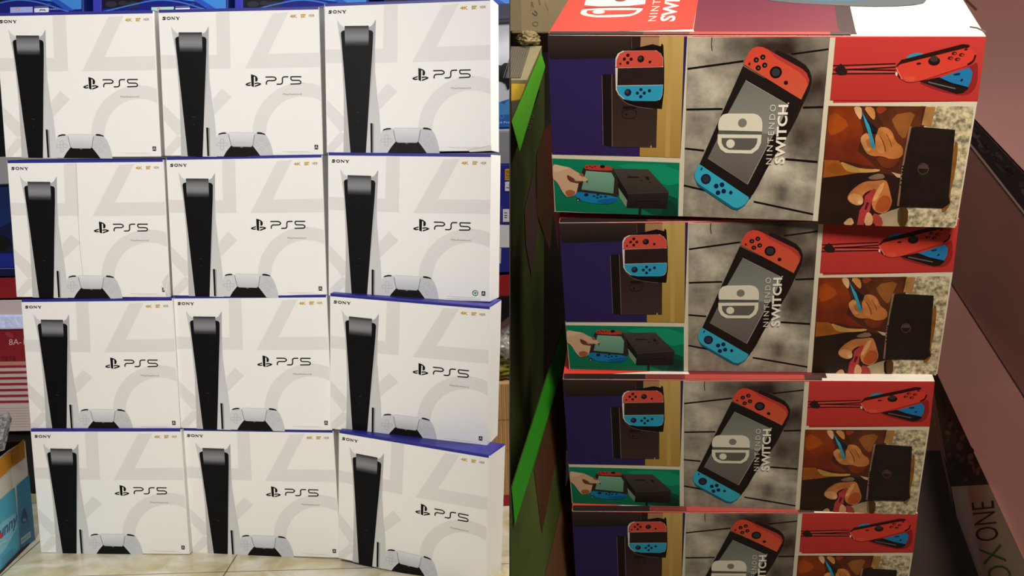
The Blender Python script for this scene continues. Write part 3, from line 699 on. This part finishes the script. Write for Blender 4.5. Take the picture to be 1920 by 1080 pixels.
# slanted plinth that carries the stack, below the frame
R, t = CARTR[3]
pl = [t + R @ np.array([x, y, z]) for x in (-.26, .30) for y in (-.06, .32) for z in (-.004, -.05)]
foot = [np.array([p[0], p[1], .0]) for p in pl[1::2]]
struct(bm_obj('trim_plinth', hull(pl+foot), BROWN))

# ------------------------------------------------------------------ right bay: green-edged cartons, tan carton, mauve cartons
def face_art(P, src, m, name, parent, fn, base=.0006):
    """P: four 3-D corners of a flat face, src: the same corners in the source frame"""
    P = [np.array(p, float) for p in P]; n = np.cross(P[1]-P[0], P[3]-P[0]); n /= np.linalg.norm(n)
    if n @ (CAM-P[0]) < 0: n = -n
    U = P[1]-P[0]; lu = np.linalg.norm(U); U = U/lu; V = np.cross(n, U)
    uv = [((p-P[0]) @ U, (p-P[0]) @ V) for p in P]; hm = homog(src, uv)
    def to3(x, y, e):
        u, v = hm(x, y); return tuple(P[0]+U*u+V*v+n*e)
    A = Art(to3, base=base, step=.0001); fn(A); return A.done(name, m, parent)
def solid(name, pts, m, bevel=.0, parent=None): return bm_obj(name, hull(pts, bevel), m, parent)
def plane_through(a, b, c):
    n = np.cross(b-a, c-a); return a, n/np.linalg.norm(n)
def hit(px, py, pl_):        # the place on a plane seen at a pixel
    r = CW @ np.array([(px-960)/F, 1, (540-py)/F]); a, n = pl_; return CAM + r*((a-CAM) @ n)/(r @ n)

DKG = mat('dark_green_side', '#4a5a2c', .5, mottle=(6, .6, 1.4, 2)); GRN = mat('bright_green_card', '#3f9a24', .45)
def green_carton(label, edge, side, depthA, depthB, colr, strip='#5cb92e'):
    """edge: four px of the bright top strip (far-left, far-right, near-right, near-left); side: px outline of the dark side"""
    e = empty('green_carton'); tag(e, label, 'carton', 'green-edged cartons left of the red stack')
    far, near = depthA, depthB
    q = [pt(*edge[0], far), pt(*edge[1], far), pt(*edge[2], near), pt(*edge[3], near)]
    thick = CW @ np.array([.0, .05, -.45])
    bm = hull(q+[p+thick for p in q]); body = bm_obj('shell', bm, DKG, e)
    face_art(q, edge, colr, 'lid_strip', e, lambda A: A.poly([edge[0], edge[1], edge[2], edge[3]], strip, 1), base=.001)
    return e, q, thick
GR = mat('green_ink', attr=True, rough=.45)
g1, q1, th1 = green_carton('large green-edged carton in the upper left of the right bay, beside the topmost red carton', [(1013,98),(1021,125),(957.5,290),(957.5,228)], None, 1.42, 1.2, GR)
def marks_and_reflections(A):
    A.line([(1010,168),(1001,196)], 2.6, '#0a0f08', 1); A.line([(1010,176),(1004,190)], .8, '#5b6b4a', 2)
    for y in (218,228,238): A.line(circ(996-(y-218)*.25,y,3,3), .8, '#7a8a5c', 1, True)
    A.poly([(1018,245),(1046,215),(1046,470),(1036,400),(1020,330)], '#723a30', 1); A.poly([(1005,290),(1018,250),(1036,400),(1030,470),(1005,400)], '#5e4530', 2)  # reddish patches here and below: reflections painted into the colour
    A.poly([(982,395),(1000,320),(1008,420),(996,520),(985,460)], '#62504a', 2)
# side face of the first green carton: printed marks, reflections painted in
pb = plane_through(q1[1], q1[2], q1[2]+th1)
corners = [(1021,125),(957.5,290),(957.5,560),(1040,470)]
face_art([hit(*c, pb) for c in corners], corners, GR, 'side_print', g1, marks_and_reflections)
g2, q2, th2 = green_carton('second green-edged carton, lower down beside the two lower red cartons', [(1056,606),(1062,662),(957.5,985),(957.5,915)], None, 1.22, 1.06, GR, '#2f8f20')
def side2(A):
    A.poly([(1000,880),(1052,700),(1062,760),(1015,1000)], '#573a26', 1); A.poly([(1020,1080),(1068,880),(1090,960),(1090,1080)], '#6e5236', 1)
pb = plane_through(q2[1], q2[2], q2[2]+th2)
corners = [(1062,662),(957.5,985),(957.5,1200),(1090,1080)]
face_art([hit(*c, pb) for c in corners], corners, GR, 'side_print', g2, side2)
# tan carton behind, with printed marks
tan = mat('tan_carton_card', '#8a7d5c', .75, mottle=(5, .85, 1.15, 3))
e = empty('tan_carton'); tag(e, 'tan cardboard carton with small printed recycling marks, upper left corner of right bay', 'carton')
fc = [pt(958,-120,1.72), pt(1100,-120,1.72), pt(1100,62,1.70), pt(958,62,1.70)]
bk = CW @ np.array([0, .14, 0]); solid('shell', fc+[p+bk for p in fc], tan, .003, e)
def tanart(A):
    A.line(arcpts([(1002,20),(1008,26),(1004,30),(998,24)]), 1.8, '#3a3324', 1); A.line(circ(1004,45,5,4), 1.0, '#4a4230', 1, True)
    A.text('R', (996,14), (1001,14), (996,4), '#4a4230', 1); A.line([(1010,0),(1013,10)], 1.4, '#3a3324', 1); A.line([(1022,4),(1028,20)], 1, '#6b5f6a', 1)
    A.poly([(956,-20),(976,-20),(978,58),(956,58)], '#75694b', .5)
face_art([pt(958,-120,1.72), pt(1100,-120,1.72), pt(1100,62,1.70), pt(958,62,1.70)], [(958,-120),(1100,-120),(1100,62),(958,62)], GR, 'printed_marks', e, tanart)
# lower clutter: crumpled bag, ribbed grey panel, yellow pack
def crumple(name, c, size, m, seed, n=4, amp=.35):
    bm = bmesh.new(); bmesh.ops.create_icosphere(bm, subdivisions=n, radius=1)
    for v in bm.verts:
        k = 1+amp*(noise.noise(v.co*1.6+Vector((seed,0,0)))+.6*noise.noise(v.co*4+Vector((seed,5,0)))+.35*abs(noise.noise(v.co*9+Vector((0,seed,0)))))
        v.co = Vector((v.co.x*k*size[0], v.co.y*k*size[1], v.co.z*k*size[2]))+Vector(c)
    return bm_obj(name, bm, m)
o = crumple('crumpled_wrap', pt(990,74,1.62), (.018,.03,.011), mat('cream_wrap', '#a89a72', .5), 3); tag(o, 'crumpled cream wrapping lying in front of the tan carton', 'wrapping')
grp = CW @ np.array([0, .03, -.06])
e = empty('ribbed_pack'); tag(e, 'grey ribbed pack with a cream border between wrapping and green carton', 'pack')
q = [pt(958,88,1.60), pt(1016,86,1.60), pt(988,150,1.5), pt(958,150,1.5)]
solid('shell', q+[p+grp for p in q], mat('cream_card', '#a59c78', .7), 0, e)
def rib(A):
    A.poly([(958,88),(994,88),(976,147),(950,147)], '#6b675c', 1)
    for i in range(8): A.line([(962+i*4.2,88),(944+i*4.2,147)], .9, '#8b877a', 2)
face_art(q, [(958,88),(1016,86),(988,150),(958,150)], GR, 'ribbing', e, rib)
q = [pt(958,156,1.44), pt(986,157,1.44), pt(978,185,1.40), pt(958,188,1.40)]
o = solid('yellow_pack', q+[p+grp*.4 for p in q], mat('yellow_card', '#c7a425', .5), .001); tag(o, 'small yellow pack beside the green edge', 'pack')
q = [pt(958,190,1.38), pt(978,187,1.38), pt(964,222,1.33), pt(958,224,1.33)]
o = solid('grey_pack', q+[p+grp*.4 for p in q], mat('grey_card', '#4b463c', .6), .001); tag(o, 'small grey pack lying below the yellow pack', 'pack')

# mauve console cartons on the right
MAU = mat('mauve_card', '#755049', .55, mottle=(3, .9, 1.1, 2)); LGT = mat('pale_edge', '#a89590', .5)
def mauve(label, px, three, back, name='mauve_carton', spine=None):
    e = empty(name); tag(e, label, 'carton', 'mauve-brown console cartons leaning on the right')
    pl_ = plane_through(*[pt(*t) for t in three]); P = [hit(x, y, pl_) for x, y in px]
    b = CW @ np.array([.41, 1, 0])*back; B = [p+b for p in P]
    if spine:
        B[5] = pt(*spine[5], (RC @ (P[5]-CAM))[1]+.045)
        B[4] = hit(*spine[4], plane_through(B[5], P[5], P[4]))
    solid('shell', P+B, MAU, 0, e); return e, P, pl_, B
# upper carton: big plain side, seam at its lower edge
e1, P1, pl1, B1 = mauve('upper mauve-brown carton with a plain side, right of the topmost red carton', [(1740,-120),(2060,-120),(2060,468),(1826,221),(1740,130)], [(1740,-120,1.75),(2060,-120,1.6),(1826,221,1.46)], .07)
def notch(A): A.line([(1811,0),(1831,19)], 4.5, '#3d2622', 1)
face_art([P1[0],P1[1],P1[2],P1[3]], [(1740,-120),(2060,-120),(2060,468),(1826,221)], GR, 'slot_mark', e1, notch)
# second carton: dark art spine, pale edge, plain side
e2, P2, pl2, B2 = mauve('middle mauve-brown carton with a dark patterned spine and pale edge, behind the upper red cartons', [(1700,95),(1826,224),(2060,470),(2060,960),(1829,600),(1700,400)], [(1700,95,1.66),(2060,470,1.03),(1829,600,1.32)], .07)
def spine1(A):
    A.poly([(1700,99),(1826,226),(2060,473),(2060,572),(1822,272),(1700,125)], '#241d1c', 1)
    for i in range(26):
        x = 1830+random.random()*110; y = 226+(x-1826)*1.05+random.random()*(x-1826)*.05+12+random.random()*26
        A.poly(circ(x, y, 5+random.random()*9, 3+random.random()*4, 8, .8), random.choice(['#352c2a','#2a2222','#463b38']), 2)
    A.line([(1700,130),(1824,275),(2060,574)], 4.2, '#8f7a74', 3); A.line([(1700,96),(1826,223),(2060,470)], 1.6, '#120c0b', 3)
def spl(P, idx, src): return [P[i] for i in idx], [src[i] for i in idx]
face_art([P2[0], P2[2], P2[3], P2[5]], [(1700,95),(2060,470),(2060,960),(1700,400)], GR, 'patterned_spine', e2, spine1)
# third carton: plain top then the spine with lettering
e3, P3, pl3, B3 = mauve('lowest mauve-brown carton, its narrow grey spine lettered in black and green', [(1700,402),(1829,602),(2060,962),(2060,1300),(1990,1200),(1757,700)], [(1829,602,1.30),(2060,962,.94),(1757,700,1.30)], .06, 'lettered_carton', {4: (1838,1200), 5: (1748,702)})
src3 = [(1700,402),(2060,962),(2060,1300),(1757,700)]
def sp0(A): A.line([(1700,400),(1829,600),(2060,960)], 1.6, '#170d0c', 1)
face_art([P3[0], P3[2], P3[3], P3[5]], src3, GR, 'seam_line', e3, sp0, base=.0012)
S = [B3[5], P3[5], P3[4], B3[4]]
ssrc = [(1748,702),(1757,700),(1990,1200),(1838,1200)]
P5_ = [pt(1640,560,1.72), pt(1780,700,1.62), pt(1860,1240,1.30), pt(1640,1240,1.42)]
o = solid('brown_carton', P5_+[p+CW @ np.array([0,.1,0]) for p in P5_], mat('brown_card', '#8a5a48', .7), 0); tag(o, 'dark brown carton seen in the gap between the red stack and the lettered spine', 'carton')
def spine2(A):
    A.poly([(1748,702),(1756,700),(1857,908),(1786,912)], '#3a302d', 1)
    A.poly([(1786,912),(1857,908),(1990,1198),(1838,1198)], '#fbf6f0', 1)
    for i in range(40):
        t = random.random(); y = 730+t*170; x0 = 1748+(y-702)*.185; x1 = 1756+(y-700)*.485; x = x0+6+(x1-x0-10)*random.random()
        A.poly(circ(min(x, x1-6), y, 2+random.random()*5, 2+random.random()*6, 8, .5), random.choice(['#7a6b60','#93816f','#4a403c','#a89680']) if t > .35 else '#2e2624', 2)
    A.poly(circ(1808,878,20,12,14,.3), '#1f1a18', 3); A.poly(circ(1822,842,9,5,10,.5), '#14100f', 3); A.poly(circ(1790,864,7,5,10), '#0f0c0b', 3)
    A.line([(1749,760),(1783,912),(1812,1080),(1834,1198)], 4, '#a8938e', 4)
    A.text('ONE', (1869,1008), (1840,938), (1841,1014), '#2b2624', 3, bold=-.022, spacing=1.1) if False else None
    A.text('BOX', (1915,1118), (1880,1019), (1872,1126), '#5aa336', 3, bold=-.008, spacing=.98)
    A.text('ONE', (1877,1012), (1867,938), (1834,1016), '#2b2624', 3, bold=-.008, spacing=.98)
face_art(S, ssrc, GR, 'spine_print', e3, spine2, base=.0016)

# ------------------------------------------------------------------ left bay background
BI = mat('shop_print', attr=True, rough=.4)
def dl(px): return 3.62-.42*px/956          # the shelf front runs obliquely, nearer towards the right
def lp(px, py, dd=0): return pt(px, py, dl(px)+dd)
BK = RC.T @ np.array([.10, .30, 0])
def block(name, px0, px1, ytl, ytr, ybr, ybl, m, dd=0, depth=1.0, parent=None, bevel=.002):
    P = [lp(px0,ytl,dd), lp(px1,ytr,dd), lp(px1,ybr,dd), lp(px0,ybl,dd)]
    return solid(name, P+[p+BK*depth for p in P], m, bevel, parent), P, [(px0,ytl),(px1,ytr),(px1,ybr),(px0,ybl)]
NAVY = mat('navy_card', '#16246e', .4); BLK = mat('black_metal', '#0a0a0e', .5); GREYM = mat('grey_steel', '#9a9a9c', .45, metal=.2)
REDC = mat('red_card', '#a8141c', .5); STEEL = mat('shelf_steel', '#1a2036', .4)
def wallcarton(px0, px1, y0, y1, label, sticker, shift=0):
    e = empty('blue_carton'); tag(e, label, 'carton', 'blue console cartons on the shelf behind the top row')
    sl = -.022
    _, P, S = block('shell', px0, px1, y0, y0+(px1-px0)*sl, y1+(px1-px0)*sl, y1, NAVY, .02, 1, e)
    w_ = px1-px0
    def art(A):
        A.poly([(px0+1,-200),(px1-1,-200),(px1-1,y1-8),(px0+1,y1-4)], '#141c78', 1)
        A.poly([(px0+2,-200),(px0+w_*.33,-200),(px0+w_*.33,2),(px0+w_*.22,14),(px0+2,16)], '#14121c', 2)
        for (x, y, r_) in ((.08,8,8),(.17,6,6),(.25,9,9)): A.poly(circ(px0+w_*x, y, r_*1.4, r_*.7), '#2b2c38', 3)
        A.poly([(px0+w_*.62,-200),(px1-3,-200),(px1-3,17),(px0+w_*.9,18),(px0+w_*.78,4),(px0+w_*.6,-1)], '#3f86d2', 2)
        A.poly([(px0+w_*.70,-4),(px0+w_*.76,-6),(px0+w_*.93,20),(px0+w_*.86,20)], '#2454b4', 3)
        A.line(arcpts([(px0+4,22),(px0+w_*.3,6),(px0+w_*.45,-1),(px0+w_*.62,3),(px0+w_*.88,22)]), 2.4, '#3f74c4', 4)
        A.line(circ(px0+w_*.72,9,3,2), .7, '#3f74c4', 4, True)
        A.text('PlayStation', (px0+w_*.62,20), (px0+w_*.82,19), (px0+w_*.62,16), '#b9c6e8', 4)
    face_art(P, S, BI, 'printed_face', e, art)
    if sticker:
        def st(A):
            x = px0+w_*.4
            A.poly([(x,14),(x+42,13),(x+42,24),(x,25)], sticker, 1); A.poly(circ(x+14,18,3,3), '#c98a6a', 2); A.poly(circ(x+14,18,1.4,1.4), '#e8dccc', 3)
            A.poly([(x+45,12),(x+72,11),(x+72,15),(x+45,16)], '#5a5a86', 1); A.poly([(x+45,16),(x+72,15),(x+72,25),(x+45,25)], '#e6e9f4', 1)
            A.line(arcpts([(x+55,21),(x+58,18),(x+61,20),(x+64,18),(x+66,21)]), 1.6, '#2a2a3c', 2)
        face_art(P, S, BI, 'price_tag', e, st, base=.003)
wallcarton(-70, 156, -230, 40, 'leftmost blue console carton showing above the stack, lilac price tag', '#a9b4ee')
wallcarton(190, 427, -230, 34, 'blue console carton behind the first and second top cartons, green price tag', '#b4dcc0')
wallcarton(456, 690, -230, 27, 'blue console carton behind the middle top carton, violet price tag', '#b0a4ea')
wallcarton(720, 990, -230, 16, 'rightmost blue console carton on the top shelf', None)
e = empty('spine_pack'); 
for (a, b, lab) in ((174,190,'slim violet-blue game case standing between the first two blue cartons'), (440,455,'slim violet-blue game case standing between the second and third blue cartons')):
    o, P, S = block('game_case', a, b, -100, -100, 30, 30, mat('violet_plastic', '#3c3fb4', .35), .03, .5); tag(o, lab, 'game case')
bpy.data.objects.remove(e)
# shelf unit
e = empty('shelf_unit'); tag(e, 'dark metal display shelf holding blue console cartons behind the stack', 'shelf')
block('shelf_board', -120, 1010, 44, 4, 34, 78, STEEL, .0, 1.6, e)
block('lower_board', -120, 1010, 300, 243, 305, 350, GREYM, .02, 1.6, e)
block('back_panel', -160, 1010, -260, -260, 1010, 1060, BLK, .52, .1, e)
# white and blue carton on the right
e = empty('white_blue_carton'); tag(e, 'white and blue console carton with a black controller picture, right of the top row', 'carton')
_, P, S = block('shell', 720, 1010, 45, 33, 244, 252, mat('white_card', '#dcdce4', .4), .05, 1, e)
def wb(A):
    A.poly([(720,205),(925,205),(940,190),(1010,170),(1010,240),(720,246)], '#2468b8', 1, smooth=0)
    A.poly([(925,200),(935,190),(945,196),(960,180),(1010,170),(1010,215),(925,215)], '#4a90cf', 2)
    A.line(circ(941,218,4,4), .7, '#7ab4e4', 3, True); A.text('PS4 Pro', (930,232), (956,231), (930,228), '#dfe8f8', 3)
    A.poly([(922,117),(930,117),(933,122),(940,123),(946,118),(975,118),(975,150),(960,160),(952,170),(948,158),(940,153),(922,152)], '#15151b', 2)
    A.poly(circ(950,140,6,6), '#2b2b33', 3); A.line([(720,243),(1010,239)], 3, '#0f1440', 3)
face_art(P, S, BI, 'printed_face', e, wb)
# blue carton with labels
e = empty('labelled_carton'); tag(e, 'dark blue console carton with white barcode labels, right of the second row', 'carton')
_, P, S = block('shell', 700, 1010, 322, 305, 508, 520, mat('deep_blue_card', '#23268c', .4), 0, 1, e)
def lb(A):
    A.poly([(947,317),(958,316),(958,338),(947,338)], '#dca02c', 1); A.text('HDR', (956,335), (956,319), (949,335), '#4a2a10', 2)
    A.poly([(947,341),(958,340),(958,358),(947,358)], '#eceaf0', 1); A.text('1.', (955,353), (955,346), (949,353), '#4b4a5c', 2)
    A.text('PS4', (934,354), (934,322), (926,354), '#e8e8f4', 2)
    A.poly([(943,392),(958,392),(958,416),(943,416)], '#efeef2', 1)
    for y in (399,404,408): A.line([(946,y),(951,y)], 1.6, '#33323c', 2)
    A.poly(circ(930,404,4,4), '#cfd4f2', 1); A.line([(930,398),(930,420)], 1.2, '#cfd4f2', 1); A.line([(936,380),(936,418)], 2, '#5b60b4', 1); A.line([(940,385),(940,418)], 1, '#5b60b4', 1)
    A.poly([(926,421),(956,422),(955,464),(926,464)], '#f2f1f0', 1); A.poly([(924,466),(940,465),(939,494),(924,494)], '#e7e6ea', 1)
    for i in range(6): A.line([(930,469+i*4),(937,469+i*4)], 1.1, '#77767f', 2)
face_art(P, S, BI, 'labels', e, lb)
o, P, S = block('red_shelf_carton', 700, 1010, 526, 513, 551, 566, REDC, .0, 1); tag(o, 'red carton on the low shelf right of the second row', 'carton')
# plastic bags and cardboard carton on the floor, right
CLEAR = mat('crinkled_clear_film', '#bab7b0', .12, spec=.9, bump=(60, 1.0), coat=.6); OLIVE = mat('olive_film', '#7f7a1e', .2, spec=.8, bump=(40, .8), coat=.5)
fb = floor_pt(925, 950); fb2 = floor_pt(1005, 944); topz = None
Pd = [floor_pt(880,952), floor_pt(1005,946)]
hgt = 0
for z_ in np.arange(.1, 1, .002):
    v = RC @ (Pd[0]+np.array([0,0,z_])-CAM); 
    if 540-F*v[2]/v[1] < 722: hgt = z_; break
e = empty('cardboard_carton'); tag(e, 'tall corrugated cardboard carton with a red band at its base, behind the right column', 'carton')
bk = np.array([.05, .28, 0]); up3 = np.array([0,0,hgt])
P = [Pd[0]+up3, Pd[1]+up3, Pd[1], Pd[0]]
c = Pd[0]*.5+Pd[1]*.5+bk*.3+up3
o = crumple('olive_plastic_bag', tuple(c+np.array([0,0,.032])), (.10,.06,.034), OLIVE, 21, 5, .4); tag(o, 'olive green plastic bag lying on the cardboard carton', 'plastic bag')
o = crumple('clear_plastic_bag', tuple(c+np.array([0,0,.115])), (.10,.06,.052), CLEAR, 11, 5, .5); tag(o, 'crumpled clear plastic bag above the cardboard carton', 'plastic bag')
solid('shell', P+[p+bk for p in P], mat('corrugated_card', '#c69a66', .8), .003, e)
def cb(A):
    for i in range(30): x = 884+i*4; A.line([(x,723),(x,926)], .9, random.choice(['#b98c58','#d8b07c','#b0834f']), 1)
    A.line([(880,790),(1005,786)], 1.4, '#8f6638', 2); A.line([(880,850),(1005,840)], 1, '#a87c4a', 2)
    A.poly([(880,930),(1005,926),(1005,945),(880,951)], '#a31318', 3)
face_art(P, [(880,722),(1005,720),(1005,946),(880,952)], BI, 'flutes_and_band', e, cb)

# left strip: dark carton, red carton with stripes, film, open carton, newspaper
e = empty('dark_blue_carton'); tag(e, 'dark blue console carton left of the second row, half hidden', 'carton')
_, P, S = block('shell', -120, 150, 308, 300, 516, 520, mat('midnight_card', '#0c1238', .35), .05, 1, e)
def db(A):
    A.poly([(-60,330),(14,300),(30,380),(28,420),(-60,440)], '#0f2458', 1, smooth=1); A.poly([(-60,430),(16,440),(24,470),(-60,475)], '#06060c', 2, smooth=1)
    A.poly([(-60,478),(40,474),(44,500),(-60,502)], '#16227c', 2); A.line([(-60,504),(40,503)], 1.2, '#5566cc', 3)
face_art(P, S, BI, 'printed_face', e, db)
o, P, S = block('red_rim_carton', -120, 150, 523, 518, 556, 562, mat('dark_red_card', '#7d0f16', .5), .0, 1); tag(o, 'dark red carton rim directly under the dark blue carton', 'carton')
e = empty('striped_carton'); tag(e, 'red and white carton with horizontal red stripes, left of the third row', 'carton')
_, P, S = block('shell', -140, 160, 565, 560, 806, 812, mat('offwhite_card', '#b9a9a6', .6), -.08, 1.1, e)
def sa(A):
    A.poly([(-140,598),(160,592),(160,676),(-140,680)], '#7e1822', 1)
    A.text('8A-1', (17,647), (46,646), (17,636), '#c9a9a8', 2); A.text('TRTB', (2,678), (30,677), (2,669), '#4a0d14', 2)
    A.poly([(-140,680),(160,676),(160,684),(-140,688)], '#b07a6c', 1)
    for i in range(7): A.line([(-140,690+i*11),(160,685+i*11)], 4.6, '#8c1c28', 2)
    for i in range(8): A.line([(-140,768+i*5),(160,763+i*5)], .7, '#988886', 2)
    A.poly(circ(18,628,9,4,10,.4), '#94303a', 2)
face_art(P, S, BI, 'printed_stripes', e, sa)
FILM = mat('white_blue_film', '#cfd6ff', .15, spec=.9, bump=(25, .7), coat=.5)
o, P, S = block('folded_film', -140, 60, 590, 590, 617, 620, FILM, -.10, .3, None, .006); tag(o, 'shiny white and blue plastic film folded across the striped carton', 'plastic film')
# open tan/white/blue carton on the floor at the lower left
c0 = floor_pt(36, 1036); c1 = floor_pt(66, 1012); c2 = floor_pt(-110, 1190)
def px_of(P):
    v = RC @ (np.array(P)-CAM); return 960+F*v[0]/v[1], 540-F*v[2]/v[1]
def upto(base, y):
    for z_ in np.arange(.02, 1.2, .001):
        if px_of(base+np.array([0,0,z_]))[1] < y: return z_
    return .4
dv = (c1-c2)/np.linalg.norm(c1-c2); NN = np.array([-dv[1], dv[0], 0])
if NN[0] > 0: NN = -NN
hh = upto(c0, 845); U3 = np.array([0,0,hh])
ring = [c2, c0, c1, c1+NN*.3, c2+NN*.3]
e = empty('open_carton'); tag(e, 'open carton, yellow taped rim and sky blue sides, on the floor at lower left', 'carton')
WB = mat('pale_card', '#d8d4cc', .6); IN = mat('brown_inside', '#3a2218', .8)
cen = sum(ring)/5
def panel(a, b, name, m):
    d = b-a; n = np.array([-d[1], d[0], 0]); n = n/np.linalg.norm(n)*.004
    if n @ (cen-a) < 0: n = -n
    return solid(name, [a, b, a+U3, b+U3, a+n, b+n, a+U3+n, b+U3+n], m, 0, e)
for a, b, nm in ((0,1,'front_panel'),(1,2,'side_panel'),(2,3,'back_panel'),(3,4,'far_panel'),(4,0,'near_panel')): panel(ring[a], ring[b], nm, WB if a < 2 else IN)
solid('bottom_panel', [p*.98+cen*.02+np.array([0,0,z]) for p in ring for z in (.001, .006)], IN, 0, e)
def fr_art(A):
    A.poly([(-200,1020),(21,843),(22,875),(-200,1090)], '#cf8a1e', 1)
    A.poly([(-60,912),(30,911),(36,1036),(-110,1190),(-150,1180)], ('#3aa9d4', '#9ad6ec'), 1) if False else None
    A.poly([(-160,1075),(29,912),(36,1035),(-108,1186)], '#45afd6', 1)
    A.poly([(-60,1060),(26,950),(34,1000),(-60,1110)], '#7fcbe4', 2, smooth=1)
    A.text('unny', (0,1018), (35,986), (-3,997), '#0f5a9c', 3, bold=.03, shear=.3)
    A.poly([(-4,1003),(3,998),(4,1006),(-3,1012)], '#c4261c', 4)
    A.line([(-4,1022),(20,1008)], 1, '#d8eef4', 3)
    for i in range(6): A.line([(2,1048+i*4),(24,1028+i*4)], 1.2, '#2f86ae', 3)
P = [c2+U3, c0+U3, c0, c2]
face_art(P, [px_of(p) for p in P], BI, 'front_print', e, fr_art, base=.0012)
def sd_art(A):
    A.poly([(21,844),(44,823),(46,858),(23,875)], '#b5781f', 1); A.poly([(30,911),(54,890),(65,1011),(37,1034)], ('#2a86b0', '#236a94'), 1)
    A.poly([(44,946),(52,968),(50,979),(40,984),(38,972)], '#123f66', 2, smooth=2); A.poly(circ(45,975,3.5,3,10), '#2f8fb8', 3)
    for i in range(5): A.line([(39,984+i*3.5),(56,974+i*3.5)], .9, '#174a72', 2)
    A.poly([(38,1010),(56,996),(57,1006),(39,1021)], '#a9c4cc', 3)
    for i in range(8): A.line([(40+i*2,1011-i*1.6),(40.5+i*2,1017-i*1.6)], .9, '#31506a', 4)
P = [c0+U3, c1+U3, c1, c0]
face_art(P, [px_of(p) for p in P], BI, 'side_print', e, sd_art, base=.0012)
# newspaper and dark clutter above the open carton
q = [pt(-60,800,2.95), pt(16,773,2.95), pt(2,832,2.9), pt(-60,850,2.9)]
o = solid('folded_newspaper', q+[p+CW @ np.array([0,.02,-.02]) for p in q], mat('newsprint', '#8d8a88', .8, mottle=(90, .25, 1.3, 4)), 0); tag(o, 'folded printed paper poking out above the open carton', 'newspaper')
o = crumple('crumpled_black_bag', tuple(c0+NN*.13+np.array([0,0,hh-.03])), (.06,.07,.03), mat('black_film', '#151012', .25, coat=.4), 5, 4, .4); tag(o, 'dark crumpled bag inside the open carton', 'plastic bag')
o, P, S = block('black_crate', -140, 200, 815, 812, 985, 990, BLK, -.02, 1.0); tag(o, 'black crate below the striped carton, half hidden', 'crate')
